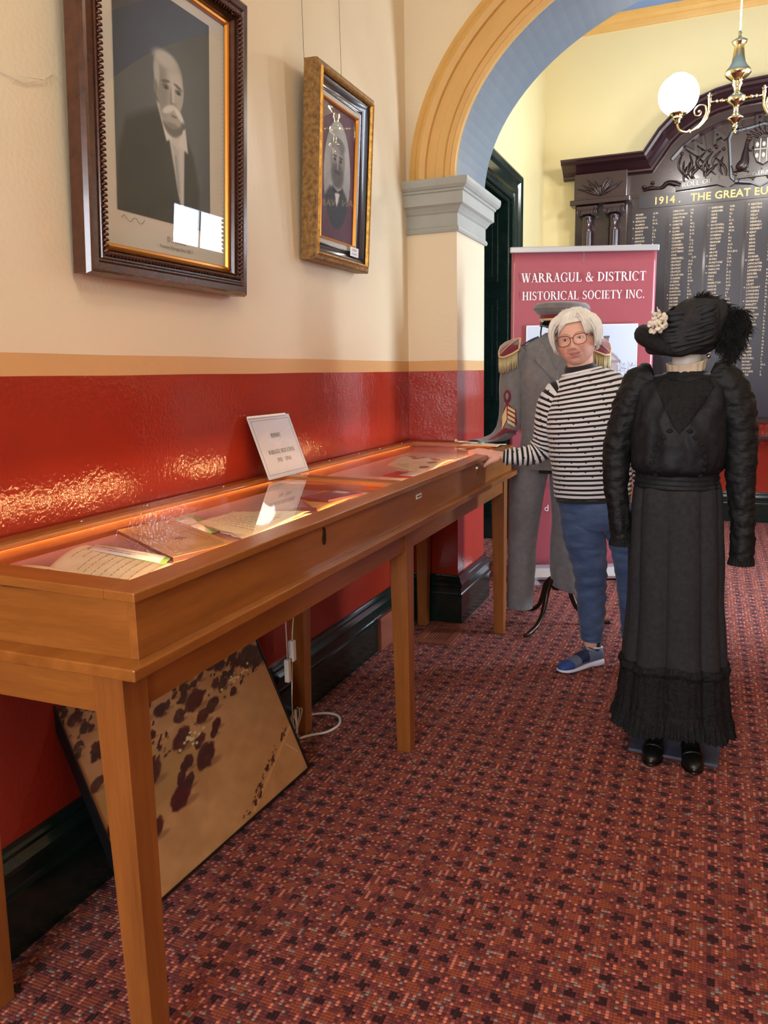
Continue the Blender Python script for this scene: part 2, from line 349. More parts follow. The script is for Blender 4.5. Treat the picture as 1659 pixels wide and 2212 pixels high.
def text_geo(body, size, align='CENTER', sx=1.0, shear=0, off=0, ls=1.0, cs=1.0, res=2):
    key = (body, size, align, sx, shear, off, ls, cs)
    if key in _tc: return _tc[key]
    c = bpy.data.curves.new('t', 'FONT'); c.body = body; c.size = size; c.align_x = align; c.resolution_u = res; c.shear = shear; c.offset = off; c.space_line = ls; c.space_character = cs
    o = bpy.data.objects.new('t', c); COL.objects.link(o); dg = bpy.context.evaluated_depsgraph_get(); me = bpy.data.meshes.new_from_object(o.evaluated_get(dg))
    vs = [(v.co.x*sx, v.co.y, 0) for v in me.vertices]; fs = [tuple(p.vertices) for p in me.polygons]
    bpy.data.objects.remove(o); bpy.data.curves.remove(c); bpy.data.meshes.remove(me); _tc[key] = (vs, fs); return vs, fs
def put_text(mb, body, size, o, u, v, mi=0, depth=0, **kw):
    vs, fs = text_geo(body, size, **kw); o, u, v = Vector(o), Vector(u).normalized(), Vector(v).normalized()
    P = [o+u*p[0]+v*p[1] for p in vs]; mb.add(P, fs, mi)
    if depth:
        n = u.cross(v).normalized()*depth; ed = {}
        for f in fs:
            for a, b in zip(f, f[1:]+f[:1]): ed[(a, b)] = 1
        k = len(P); side = [(a, b, b+k, a+k) for (a, b) in ed if (b, a) not in ed]
        mb.add([p-n for p in P], [], mi); n0 = len(mb.v)-2*k
        mb.f += [tuple(i+n0 for i in f) for f in side]; mb.m += [mi]*len(side); mb.s += [False]*len(side)
    return mb
# serif capitals, drawn with thick and thin strokes in a 1-high box
def _glyph(ch):
    q = []                                            # polygons
    T, t, sh, sw = .17, .065, .055, .08
    def bar(x0, y0, x1, y1, w):                       # slanted bar, horizontal width w
        q.append([(x0-w/2, y0), (x0+w/2, y0), (x1+w/2, y1), (x1-w/2, y1)])
    def ser(x, y, w, up=True): q.append([(x-w/2-sw, y), (x+w/2+sw, y), (x+w/2+sw, y+(sh if up else -sh)), (x-w/2-sw, y+(sh if up else -sh))])
    def stem(x): bar(x, 0, x, 1, T); ser(x, 0, T); ser(x, 1, T, False)
    def bowl(cx, cy, rx, ry, a0, a1, T=T, t=t, n=22):
        o = []; i_ = []
        for k in range(n+1):
            a = a0+(a1-a0)*k/n; w = t+(T-t)*abs(math.cos(a))**1.5
            o.append((cx+rx*math.cos(a), cy+ry*math.sin(a))); i_.append((cx+(rx-w)*math.cos(a), cy+(ry-min(w, ry*.6) if abs(math.cos(a)) < .3 else ry-t-(w-t)*.25)*math.sin(a)))
        for k in range(n): q.append([o[k], o[k+1], i_[k+1], i_[k]])
    H = PI/2; w = .7
    if ch == 'I': stem(.17); w = .34
    elif ch == 'L': stem(.17); q.append([(.1,0), (.66,0), (.66,sh), (.1,sh)]); q.append([(.6,0), (.66,0), (.68,.26), (.64,.26)]); w = .7
    elif ch == 'T': bar(.38, 0, .38, 1, T); ser(.38, 0, T); q.append([(.02,1), (.74,1), (.74,.94), (.02,.94)]); q.append([(.02,.96), (.06,.96), (.03,.74), (0,.74)]); q.append([(.7,.96), (.74,.96), (.76,.74), (.73,.74)]); w = .76
    elif ch == 'E': stem(.17); [q.append([(.1,y), (.6,y), (.6,y+sh), (.1,y+sh)]) for y in (0, .945)]; q.append([(.2,.48), (.46,.48), (.46,.53), (.2,.53)]); q.append([(.56,0), (.62,0), (.64,.24), (.6,.24)]); q.append([(.54,1), (.6,1), (.6,.78), (.57,.78)]); q.append([(.43,.38), (.46,.38), (.46,.63), (.43,.63)]); w = .68
    elif ch == 'H': stem(.17); stem(.68); q.append([(.2,.47), (.65,.47), (.65,.53), (.2,.53)]); w = .86
    elif ch == 'N': bar(.14, 0, .14, 1, t); ser(.14, 0, t); ser(.1, 1, t, False); bar(.72, 0, .72, 1, t); ser(.72, 1, t, False); q.append([(.06,1), (.26,1), (.75,0), (.66,0)]); w = .88
    elif ch == 'M': bar(.14, 0, .14, 1, t); ser(.14, 0, t); q.append([(.1,1), (.28,1), (.55,.12), (.46,0)]); bar(.49, 0, .8, 1, t); bar(.84, 0, .84, 1, T); ser(.84, 0, T); ser(.86, 1, T, False); w = 1.02
    elif ch == 'A': bar(.12, 0, .4, 1, t); bar(.66, 0, .38, 1, T); ser(.12, 0, t); ser(.66, 0, T); q.append([(.2,.32), (.55,.32), (.55,.37), (.2,.37)]); w = .78
    elif ch == 'V': bar(.4, 0, .12, 1, T); bar(.4, 0, .68, 1, t); w = .78
    elif ch == 'W': bar(.32, 0, .1, 1, T); bar(.34, 0, .56, 1, t); bar(.76, 0, .54, 1, T); bar(.78, 0, 1.0, 1, t); ser(.1, 1, T, False); ser(.54, 1, T, False); ser(1.0, 1, t, False); w = 1.1
    elif ch == 'Y': bar(.38, .45, .1, 1, T); bar(.38, .42, .66, 1, t); bar(.38, 0, .38, .5, T); ser(.38, 0, T); ser(.1, 1, T*.8, False); ser(.66, 1, t, False); w = .76
    elif ch == 'D': stem(.17); bowl(.22, .5, .58, .5, -H, H); w = .84
    elif ch in 'RPB':
        stem(.17); bowl(.22, .74, .4, .26, -H, H, .16)
        if ch == 'R': q.append([(.34,.5), (.52,.5), (.84,0), (.64,0)]); q.append([(.62,0), (.9,0), (.9,sh), (.66,sh)]); w = .84
        else: w = .66
    elif ch == 'O': bowl(.44, .5, .42, .52, 0, 2*PI, n=36); w = .88
    elif ch in 'CG':
        bowl(.46, .5, .44, .52, .75, 2*PI-.75, n=30); q.append([(.74,.66), (.79,.66), (.79,1.0), (.75,.94)])
        if ch == 'G': bar(.73, .05, .73, .44, T*.9); ser(.73, .44, T*.8, False)
        w = .86
    elif ch == 'U': bar(.17, .3, .17, 1, T); ser(.17, 1, T, False); bar(.7, .3, .7, 1, t); ser(.7, 1, t, False); bowl(.41, .32, .325, .34, PI, 2*PI, T, t); w = .86
    elif ch == 'S':
        bowl(.3, .73, .26, .27, .5, PI+.9, .14, t); bowl(.3, .27, .28, .28, -PI+.55, .9+.6, .14, t); q.append([(.1,.62), (.24,.62), (.5,.42), (.42,.32)]); w = .6
        q.append([(.5,.72), (.53,.72), (.53,.98), (.5,.94)]); q.append([(.02,.28), (.05,.28), (.08,.04), (.02,.02)])
    elif ch == '&':
        bowl(.36, .76, .2, .25, 0, 2*PI, .1, t, 24); bowl(.34, .27, .32, .3, .9, 2*PI-.6, .15, t, 26); q.append([(.2,.62), (.34,.66), (.88,0), (.68,0)]); q.append([(.6,.2), (.66,.16), (.84,.5), (.78,.5)]); q.append([(.68,.5), (.94,.5), (.94,.45), (.68,.45)]); w = .95
    elif ch == '.': q.append([(.06+.08*math.cos(a*PI/4)+.04, .08+.08*math.sin(a*PI/4)) for a in range(8)]); w = .24
    elif ch == '-': q.append([(.04,.36), (.3,.36), (.3,.44), (.04,.44)]); w = .36
    elif ch == '1': bar(.2, 0, .2, 1, T*.9); ser(.2, 0, T*.9); q.append([(.02,.86), (.02,.9), (.2,1), (.2,.9)]); w = .4
    elif ch == '9': bowl(.3, .7, .28, .3, 0, 2*PI, .13, t, 26); q.append([(.44,.7), (.58,.7), (.4,.12), (.1,0), (.1,.05), (.3,.2)]); w = .62
    elif ch == '4': bar(.44, 0, .44, 1, T*.85); q.append([(.0,.26), (.64,.26), (.64,.32), (.0,.32)]); bar(.05, .28, .42, 1, t); ser(.44, 0, T*.5); w = .66
    else: w = .34
    return q, w
def serif(mb, text, h, o, u, v, width=None, mi=0, gap=.07):
    adv = 0; items = []
    for ch in text: q, w = _glyph(ch); items.append((adv, q)); adv += w+gap
    k = (width/(adv*h)) if width else 1.0; o, u, v = Vector(o), Vector(u).normalized(), Vector(v).normalized()
    for a, q in items:
        for p in q: mb.add([o+u*((a+x-adv/2)*h*k)+v*(y*h) for x, y in p], [tuple(range(len(p)))], mi)
    return mb
def picture(name, w, h, nx, ny, fn, parent, material, place):
    """a printed picture: a fine grid whose point colours are the print; place(x,y)->3D"""
    u, v = np.meshgrid(np.linspace(0, 1, nx), np.linspace(0, 1, ny)); c = fn(u, v)
    c = np.clip(c, 0, 255)/255; c = np.where(c <= .04045, c/12.92, ((c+.055)/1.055)**2.4)
    vs = [place((a-.5)*w, (b-.5)*h) for a, b in zip(u.ravel(), v.ravel())]
    fs = [(j*nx+i, j*nx+i+1, (j+1)*nx+i+1, (j+1)*nx+i) for j in range(ny-1) for i in range(nx-1)]
    me = bpy.data.meshes.new(name); me.from_pydata(vs, [], fs); me.materials.append(material)
    a = me.color_attributes.new('col', 'FLOAT_COLOR', 'POINT'); a.data.foreach_set('color', np.concatenate([c.reshape(-1, 3), np.ones((nx*ny, 1))], 1).astype(np.float32).ravel())
    o = bpy.data.objects.new(name, me); COL.objects.link(o); o.parent = parent; return o
def sm(e0, e1, x): t = np.clip((x-e0)/(e1-e0), 0, 1); return t*t*(3-2*t)
def over(c, m, col): m = np.asarray(m)[..., None]; return c*(1-m)+np.array(col, float)*m
def el(u, v, cx, cy, rx, ry, soft=.15, rot=0):
    x, y = u-cx, v-cy; a, b = x*math.cos(rot)+y*math.sin(rot), -x*math.sin(rot)+y*math.cos(rot)
    return 1-sm(1-soft, 1+soft, np.sqrt((a/rx)**2+(b/ry)**2))
def poly(u, v, pts, soft=.006):
    ins = np.zeros(u.shape, bool); dmin = np.full(u.shape, 9.)
    for (x0, y0), (x1, y1) in zip(pts, pts[1:]+pts[:1]):
        c = ((y0 > v) != (y1 > v)) & (u < (x1-x0)*(v-y0)/((y1-y0) or 1e-9)+x0); ins ^= c
        t = np.clip(((u-x0)*(x1-x0)+(v-y0)*(y1-y0))/((x1-x0)**2+(y1-y0)**2+1e-12), 0, 1); dmin = np.minimum(dmin, np.hypot(u-x0-t*(x1-x0), v-y0-t*(y1-y0)))
    return np.clip(.5+np.where(ins, dmin, -dmin)/(2*soft), 0, 1)
def fbm(u, v, s, seed=0, oct=4):
    r = np.random.default_rng(seed); out = np.zeros(u.shape); amp = 1; tot = 0
    for k in range(oct):
        n = int(s*2**k)+3; g = r.random((n+1, n+1)); x = (u*.999)*(n-1); y = (v*.999)*(n-1); i = x.astype(int); j = y.astype(int); fx = x-i; fy = y-j; fx = fx*fx*(3-2*fx); fy = fy*fy*(3-2*fy)
        out += amp*((g[j, i]*(1-fx)+g[j, i+1]*fx)*(1-fy)+(g[j+1, i]*(1-fx)+g[j+1, i+1]*fx)*fy); tot += amp; amp *= .5
    return out/tot
def bvh_of(objs):
    vs = []; fs = []
    for o in objs:
        n = len(vs); vs += [v.co.copy() for v in o.data.vertices]; fs += [tuple(i+n for i in p.vertices) for p in o.data.polygons]
    return BVHTree.FromPolygons(vs, fs)
def conform(mb, tree, outline, off=.002, step=.008, mi=0, thick=.0):
    """a flat appliqué: outline in figure (x,z), laid on the surface facing -Y"""
    xs = [p[0] for p in outline]; zs = [p[1] for p in outline]; pts = []
    n = len(outline); ring = []
    for i in range(n):
        a = Vector(outline[i]); b = Vector(outline[(i+1) % n]); k = max(1, int((b-a).length/step))
        ring += [a.lerp(b, j/k) for j in range(k)]
    pts = list(ring); U = np.array([[p[0]] for p in ring])
    X = np.arange(min(xs)+step/2, max(xs), step); Z = np.arange(min(zs)+step/2, max(zs), step); gx, gz = np.meshgrid(X, Z)
    ins = poly(gx, gz, [tuple(p) for p in outline], 1e-6) > .5
    for x, z in zip(gx[ins], gz[ins]):
        if min((abs(p[0]-x)+abs(p[1]-z) for p in ring)) > step*.5: pts.append(Vector((x, z)))
    m = len(ring); res = geometry.delaunay_2d_cdt([Vector((p[0], p[1])) for p in pts], [], [list(range(m))], 1, 1e-6)
    V = []; last = None
    for p in res[0]:
        h = tree.ray_cast(Vector((p[0], -1.5, p[1])), Vector((0, 1, 0)))[0]; V.append((p, h))
    ys = [h.y for _, h in V if h]; ym = min(ys) if ys else -.1; avg = sum(ys)/len(ys) if ys else -.1
    P = [Vector((p[0], (h.y if h and h.y < avg+.08 else avg)-off, p[1])) for p, h in V]
    mb.add(P, [tuple(f) for f in res[2]], mi, True); return mb
# ------------------------------------------------------------------ the setting
def struct(name, mb, m, **kw): return tag(mb.build(name, m, **kw), kind='structure')
XH, XF, YD0, YD1, YB, YN, ZC = 3.31, 3.62, 4.08, 4.62, 7.74, -2.4, 4.41
DY0, DY1, DZ = 5.36, 6.36, 2.70                                   # doorway in the foyer's left wall
struct('floor', MB().box(-.5, YN-.2, -.1, 5.2, YB+.2, 0), K['carpet'])
struct('wall_left', MB().box(-.5, YN-.2, 0, 0, YD0+.3, ZC+.1), K['hall'])
w = MB().box(-.5, YD0+.3, 0, 0, DY0, ZC+.1).box(-.5, DY1, 0, 0, YB+.2, ZC+.1).box(-.5, DY0, DZ, 0, DY1, ZC+.1)
struct('wall_left_foyer', w, K['foyer'])
struct('wall_back', MB().box(-.5, YB, 0, XF+.2, YB+.2, ZC+.1), K['foyer'])
struct('wall_right', MB().box(XH, YN-.2, 0, XH+.2, YD0, ZC+.1), K['hall'])
EY0, EY1, EZ = 4.66, 5.24, 2.5
TY0, TY1, TZ0, TZ1 = 6.69, 7.69, 2.27, 2.67
w = MB().box(XF, YD1, 0, XF+.2, EY0, TZ0).box(XF, EY1, 0, XF+.2, YB, TZ0).box(XF, YD1, TZ1, XF+.2, YB, ZC+.1).box(XF, EY1, TZ0, XF+.2, TY0, TZ1).box(XF, YD1, EZ, XF+.2, EY1, TZ1).box(XF, YD1, TZ0, XF+.2, EY0, EZ).box(XF, TY1, TZ0, XF+.2, YB, TZ1)
struct('wall_right_foyer', w, K['foyer'])
w = MB().box(0, YN-.2, 0, XH, YN, .85).box(0, YN-.2, 2.55, XH, YN, ZC+.1).box(0, YN-.2, .85, .36, YN, 2.55).box(1.88, YN-.2, .85, XH, YN, 2.55)
struct('wall_front', w, K['hall'])
struct('ceiling', MB().box(-.1, YN-.1, ZC, XH+.1, YD0+.2, ZC+.12), K['cream'])
struct('ceiling_foyer', MB().box(-.1, YD0+.2, ZC, XF+.1, YB+.1, ZC+.12), K['blueceil'])
# arched dividing wall
AX, AZ, AR, AB, PX = 1.654, 2.36, 1.38, .97, .274             # the opening is a flattened, elliptical arch
arc = [(AX-AR*math.cos(a), AZ+AB*math.sin(a)) for a in np.linspace(0, PI, 65)]
out = [(0, 0), (PX, 0)]+[(max(x, PX), z) for x, z in arc]+[(2*AX-PX, 0), (XF, 0), (XF, ZC), (0, ZC)]
nA = len(arc)
struct('wall_arch', MB().prism(out, (0, YD0, 0), (1, 0, 0), (0, 0, 1), (0, YD1-YD0, 0), 0, lambda i: 1 if 2 <= i < 2+nA-1 else 0), [K['hall'], K['slate']])
# moulded ochre archivolt on the near face
prof = [(.847, 0), (.847, .02), (.868, .03), (.876, .018), (.9, .022), (.905, .032), (.945, .036), (.95, .026), (.995, .03), (1.0, .045), (1.03, .052), (1.052, .042), (1.06, .028), (1.07, .036), (1.088, .03), (1.088, 0)]
w = MB(); vs = []; NN = 90
for a in np.linspace(0, PI, NN):
    nn_ = Vector((-math.cos(a)*AB, 0, math.sin(a)*AR)).normalized(); vs += [(AX-AR*math.cos(a)+nn_.x*(r-.843), YD0-d, AZ+AB*math.sin(a)+nn_.z*(r-.843)) for r, d in prof]
m = len(prof); w.add(vs, [(i*m+j, i*m+j+1, (i+1)*m+j+1, (i+1)*m+j) for i in range(NN-1) for j in range(m-1)], 0, False)
struct('trim_1', w, K['ochre'])
# capitals (impost blocks) both sides
cp = [(0, 2.10), (.012, 2.10), (.016, 2.112), (.012, 2.124), (.006, 2.13), (.006, 2.19), (.014, 2.198), (.018, 2.206), (.03, 2.222), (.046, 2.232), (.046, 2.288), (.054, 2.292), (.056, 2.302), (.064, 2.306), (.074, 2.318), (.078, 2.334), (.078, 2.352), (0, 2.352)]
struct('trim_2', MB().wrap([(0, YD1), (PX, YD1), (PX, YD0), (0, YD0)][::-1], [(o, z) for o, z in cp]), K['grey'])
xr = 2*AX-PX
struct('trim_3', MB().wrap([(xr+.3, YD0), (xr, YD0), (xr, YD1), (xr+.3, YD1)][::-1], cp), K['grey'])
# skirtings
bp = [(0, 0), (.03, 0), (.03, .15), (.036, .152), (.036, .162), (.028, .168), (.026, .175), (.026, .205), (.032, .212), (.032, .226), (.024, .238), (.018, .246), (.018, .256), (.012, .264), (.01, .272), (0, .272)]
struct('baseboard_left', MB().wrap([(0, YN), (0, YD0)], bp), K['green'])
struct('baseboard_arch', MB().wrap([(0, YD0), (PX, YD0), (PX, YD1), (0, YD1)], bp), K['green'])
struct('baseboard_arch_right', MB().wrap([(XF, YD1), (xr, YD1), (xr, YD0), (XH, YD0)], bp), K['green'])
struct('baseboard_foyer', MB().wrap([(0, DY1+.22), (0, YB), (XF, YB), (XF, EY1)], bp), K['green'])
struct('baseboard_right', MB().wrap([(XH, YD0), (XH, YN)], bp), K['green'])
cn = [(0, ZC-.11), (.012, ZC-.11), (.02, ZC-.095), (.03, ZC-.07), (.045, ZC-.06), (.06, ZC-.035), (.085, ZC-.02), (.09, ZC), (0, ZC)]
struct('trim_4', MB().wrap([(0, YD1), (0, YB), (XF, YB), (XF, YD1), (0, YD1)], cn), K['ochre'])
# dark green doorway with moulded architrave, panelled reveal and door leaf
d1 = thing('door_1', None, None, (0, 0, 0)); d1['kind'] = 'structure'
ar = [(0, 0), (0, .03), (.02, .036), (.05, .036), (.06, .05), (.1, .05), (.11, .04), (.13, .04), (.15, .06), (.185, .072), (.2, .066), (.215, .05), (.215, 0)]
MB().wrap([(DY1, 0), (DY1, DZ), (DY0, DZ), (DY0, 0)], ar, axes=lambda p, h: (h, p[0], p[1])).build('architrave', K['green'], d1)
w = MB().box(-.46, DY1-.02, 0, 0, DY1+.001, DZ).box(-.46, DY0-.001, 0, 0, DY0+.02, DZ).box(-.46, DY0, DZ-.02, 0, DY1, DZ+.001)
for z0, z1 in ((.2, 1.0), (1.15, 1.95), (2.08, 2.6)): w.box(-.38, DY1-.032, z0, -.08, DY1-.02, z1).box(-.34, DY1-.038, z0+.04, -.12, DY1-.032, z1-.04)
w.build('jamb_lining', K['green'], d1, bev=.003)
w = MB().box(-.47, DY0, 0, -.42, DY1, DZ)
for y0, y1 in ((DY0+.1, DY0+.46), (DY1-.46, DY1-.1)):
    for z0, z1 in ((.2, .85), (1.0, 1.95), (2.1, 2.6)): w.box(-.42, y0, z0, -.408, y1, z1).box(-.408, y0+.04, z0+.04, -.4, y1-.04, z1-.04)
w.build('door_leaf', K['green'], d1, bev=.004)
MB().ell((-.37, DY0+.08, 1.02), .028).tube([(-.42, DY0+.08, 1.02), (-.37, DY0+.08, 1.02)], .01).build('door_handle', K['brass'], d1)
# street entrance, transom window (reflections and daylight only); unseen hall window added for fill
d2 = thing('door_2', None, None); d2['kind'] = 'structure'
w = MB()
for y0, y1 in ((EY0, EY0+.05), (EY1-.05, EY1)): w.box(XF+.03, y0, 0, XF+.09, y1, EZ)
w.box(XF+.03, EY0, 0, XF+.09, EY1, .15).box(XF+.03, EY0, EZ-.08, XF+.09, EY1, EZ); w.build('door_frame', K['green'], d2, bev=.003)
MB().box(XF+.055, EY0+.05, .15, XF+.06, EY1-.05, EZ-.08).build('pane', K['glass'], d2)
w1 = thing('window_1', None, None); w1['kind'] = 'structure'
w = MB().box(XF, TY0, TZ0, XF+.2, TY0+.03, TZ1).box(XF, TY1-.03, TZ0, XF+.2, TY1, TZ1).box(XF+.01, 7.15, TZ0, XF+.03, 7.18, TZ1).box(XF, TY0, TZ0, XF+.2, TY1, TZ0+.02).box(XF, TY0, TZ1-.02, XF+.2, TY1, TZ1)
w.build('window_frame', K['white'], w1); MB().box(XF+.016, TY0+.03, TZ0+.02, XF+.02, TY1-.03, TZ1-.02).build('pane', K['glass'], w1)
w2 = thing('added_fill_window', None, None); w2['kind'] = 'structure'  # unseen window, put in behind the camera to carry the fill
w = MB().box(.36, YN-.12, .85, .42, YN-.05, 2.55).box(1.82, YN-.12, .85, 1.88, YN-.05, 2.55).box(.36, YN-.12, .85, 1.88, YN-.05, .92).box(.36, YN-.12, 2.48, 1.88, YN-.05, 2.55).box(1.1, YN-.11, .85, 1.14, YN-.06, 2.55).box(.36, YN-.11, 1.68, 1.88, YN-.06, 1.72)
w.build('window_frame', K['white'], w2, bev=.002); MB().box(.4, YN-.09, .9, 1.84, YN-.085, 2.5).build('pane', K['glass'], w2)

# ------------------------------------------------------------------ timber display case
C0, C1 = 1.073, 4.035                                             # lid ends along the wall
def lz(x): return 1.0215-.0145*(x-.012)/.588                      # lid top slopes gently to the front
case = thing('display_case', 'long honey-coloured timber display table with glass lid along the red wall', 'display case', (.3, 2.55, 0))
def cb(mb, name, m, parent=case, **kw):
    T = Matrix.Translation((-.3, -2.55, 0)); mb.v = [tuple(T @ Vector(p)) for p in mb.v]; return mb.build(name, m, parent, **kw)
for y in (1.1, 2.56, 3.985):
    for x0, x1, sx in ((.495, .565, 1), (.075, .145, -1)):
        xc = (x0+x1)/2; dy = .035; tx = .006*sx
        cb(MB().tbox((xc+tx*(1.2), y, 0), (.026, .026), (xc, y, .86), (.035, .035)), 'leg', K['teakz'], bev=.002)
w = MB().box(.535, 1.1, .765, .556, 3.985, .855).box(.085, 1.1, .765, .106, 3.985, .855); cb(w, 'apron', K['teak'], bev=.0015)
for y0, y1 in ((1.08, 1.101), (3.985, 4.006)): cb(MB().box(.1, y0, .765, .54, y1, .855), 'end_apron', K['teakx'], bev=.0015)
cb(MB().box(.02, 1.045, .852, .612, 4.065, .876), 'ledge', K['teak'], bev=.003)
w = MB().box(.567, 1.09, .876, .586, 4.018, .988).box(.03, 1.09, .876, .048, 4.018, 1.0)
cb(w, 'long_side', K['teak'], bev=.001)
for y0, y1 in ((1.091, 1.11), (3.998, 4.017), (2.55, 2.562)): cb(MB().box(.048, y0, .876, .567, y1, .987), 'end_panel', K['teakx'])
cb(MB().box(.048, 1.11, .9, .567, 3.998, .966), 'case_floor', K['lining'])
# lid: back rail, front rail, ends and the middle bar, each with its own grain
T_ = .019
def slab(x0, y0, x1, y1, dz=0, t=T_):
    return MB().add([(x, y, lz(x)+dz-q) for x in (x0, x1) for y in (y0, y1) for q in (t, 0)], [(0,1,3,2), (4,6,7,5), (0,4,5,1), (2,3,7,6), (0,2,6,4), (1,5,7,3)])
lidp = cb(slab(.012, C0, .057, C1), 'hinge_rail', K['teak'], bev=.0015)
cb(slab(.53, C0, .6, C1), 'front_rail', K['teak'], bev=.0025)
for y0, y1 in ((C0, C0+.072), (2.515, 2.577), (C1-.07, C1)): cb(slab(.057, y0, .53, y1), 'cross_rail', K['teakx'], bev=.0015)
for y0, y1 in ((C0+.072, 2.515), (2.577, C1-.07)): cb(slab(.05, y0-.004, .536, y1+.004, -.006, .004), 'glass_pane', K['glass'])
for y in (1.553, 1.813, 2.203, 3.0, 3.31, 3.56, 3.86): cb(MB().ell((.036, y, lz(.036)), (.0045, .0045, .003), 10, 6), 'screw', K['steel'])
for y0, y1 in ((1.2, 1.5), (1.6, 2.42), (2.66, 3.1), (3.2, 3.9)): cb(MB().box(.549, y0, .983, .554, y1, .987), 'light_strip', K['strip'])
for y0, y1 in ((1.16, 2.5), (2.58, 3.95)): cb(MB().box(.0495, y0, 1.0008, .0525, y1, 1.0016), 'light_strip', K['strip2'])
for y in (1.845, 3.365): 
    l = cb(MB().prism([(.009*math.cos(a), .024*math.sin(a)) for a in np.linspace(0, 2*PI, 20)[:-1]], (.586, y, .957), (0, 1, 0), (0, 0, 1), (.003, 0, 0)), 'keyhole_plate', K['darkbrass'] if y < 3 else K['brass'])
    l2 = MB().prism([(.003*math.cos(a), .003+.003*math.sin(a)) for a in np.linspace(0, 2*PI, 12)[:-1]], (.589, y, .957), (0, 1, 0), (0, 0, 1), (.0006, 0, 0)).box(.589, y-.0012, .947, .5896, y+.0012, .958)
    l2.v = [tuple(Vector(p)-Vector((.3, 2.55, 0))) for p in l2.v]; l2.build('keyhole', K['black'], l)
pl = cb(MB().box(.586, 2.566, .944, .5875, 2.622, .961), 'maker_plate', K['white'], bev=.002)
w = MB().box(.5876, 2.573, .9505, .588, 2.615, .9545); w.v = [tuple(Vector(p)-Vector((.3, 2.55, 0))) for p in w.v]; w.build('maker_plate_print', K['ink'], pl)

# ------------------------------------------------------------------ papers inside the case
FZ = .9665
def sheet(name, corners, m, label=None, cat=None, group=None, th=.0012, parent=None, nu=10, nv=8, curl=None, ragged=0, seed=0):
    """corners: 4 (x,y,z) in order; curl(u,v)->dz"""
    c = [Vector(p) for p in corners]; rr = random.Random(seed); vs = []; nn = nu+1
    for j in range(nv+1):
        for i in range(nu+1):
            u, v = i/nu, j/nv; p = (c[0]*(1-u)+c[1]*u)*(1-v)+(c[3]*(1-u)+c[2]*u)*v
            if curl: p = p+Vector((0, 0, curl(u, v)))
            if ragged and (i in (0, nu) or j in (0, nv)): p = p+Vector((rr.uniform(-1, 1), rr.uniform(-1, 1), 0))*ragged
            vs.append(p)
    k = len(vs); bot = [p-Vector((0, 0, th)) for p in vs]; fs = []
    for j in range(nv):
        for i in range(nu): a = j*nn+i; fs += [(a, a+1, a+nn+1, a+nn), (k+a, k+a+nn, k+a+nn+1, k+a+1)]
    edge = [i for i in range(nn)]+[j*nn+nu for j in range(1, nv+1)]+[nv*nn+i for i in range(nu-1, -1, -1)]+[j*nn for j in range(nv-1, 0, -1)]
    fs += [(a, b, b+k, a+k) for a, b in zip(edge, edge[1:]+edge[:1])]
    o = MB().add(vs+bot, fs, 0, True).build(name, m, parent)
    if label: tag(o, label, cat, group)
    return o, lambda u, v: ((c[0]*(1-u)+c[1]*u)*(1-v)+(c[3]*(1-u)+c[2]*u)*v)+Vector((0, 0, (curl(u, v) if curl else 0)+.0006))
def scribble(name, parent, f, lines, m, seed=1, wd=.0007, amp=.34):
    rr = random.Random(seed); mb = MB()
    for (u0, u1, v, h) in lines:
        u = u0
        while u < u1:
            L = rr.uniform(.03, .1); k = max(4, int(L/.008)); pts = []
            for i in range(k+1):
                t = u+L*i/k; pts.append(f(min(t, .99), v+h*amp*math.sin(i*2.1+rr.random()*2)*rr.uniform(.4, 1)))
            mb.tube(pts, wd*.5, 3, cap=False); u += L+rr.uniform(.012, .03)
    return mb.build(name, m, parent)
# open minute book, nearest the camera
nb = thing('open_notebook', 'open handwritten notebook with cream pages, nearest corner of the case', 'book', (.3, 1.27, FZ))
def rel(o): o.parent = None; return o
def ch(o, p): o.parent = p; o.matrix_parent_inverse = Matrix.Translation(-Vector(p.location)); return o
a, f = sheet('right_page', [(.181, 1.289, FZ+.004), (.16, 1.49, FZ+.004), (.42, 1.47, FZ+.004), (.5, 1.25, FZ+.004)], K['paper'], curl=lambda u, v: .016*math.sin(min(1, (1-u)*1.4+.1)*PI*.5)*(1-.5*v)*(0.3+.7*math.sin(v*PI)) if 0 else .013*(1-u)**1.5*(.4+.6*math.sin(PI*min(1, .15+v))))
bpy.data.objects.remove(a)
P0, P1, P2, P3 = (.10, 1.495, FZ+.003), (.44, 1.40, FZ+.003), (.50, 1.20, FZ+.003), (.185, 1.29, FZ+.003)
crl = lambda u, v: .014*math.sin(PI*min(1, .12+v*.8))*(1-.6*u)
a, f = sheet('right_page', [P0, P1, P2, P3], K['paper'], curl=crl, nu=16, nv=12); ch(a, nb)
ls = [(.12, .5, .18, .02), (.2, .36, .3, .02), (.06, .2, .42, .02), (.26, .62, .44, .02), (.1, .5, .55, .02), (.12, .62, .66, .02), (.1, .45, .76, .02), (.06, .66, .86, .02), (.6, .72, .2, .01), (.75, .85, .5, .01)]
ls = [(u0, u1, v, .03) for u0, u1, v, h in ls]
# handwriting runs along the page's short side, as in the photo
g = lambda u, v: f(v, u)
s_ = scribble('handwriting', a, g, [(.12, .62, x, .03) for x in (.1,)]+[(.3, .55, .2, .03)]+[(.1, .9, x, .03) for x in (.3, .38, .47, .56, .65, .74, .83, .92)], K['inkfaint'], 4); 
L0, L1, L2, L3 = (.105, 1.22, FZ+.003), (.185, 1.29, FZ+.003), (.50, 1.2, FZ+.003), (.45, 1.125, FZ+.003)
a2, f2 = sheet('left_page', [L0, L1, L2, L3], K['paper'], curl=lambda u, v: .012*math.sin(PI*u*.85+.2), nu=12, nv=8); ch(a2, nb)
scribble('left_handwriting', a2, lambda u, v: f2(v, u), [(.2, .8, x, .03) for x in (.2, .35, .5, .65)], K['inkfaint'], 9)
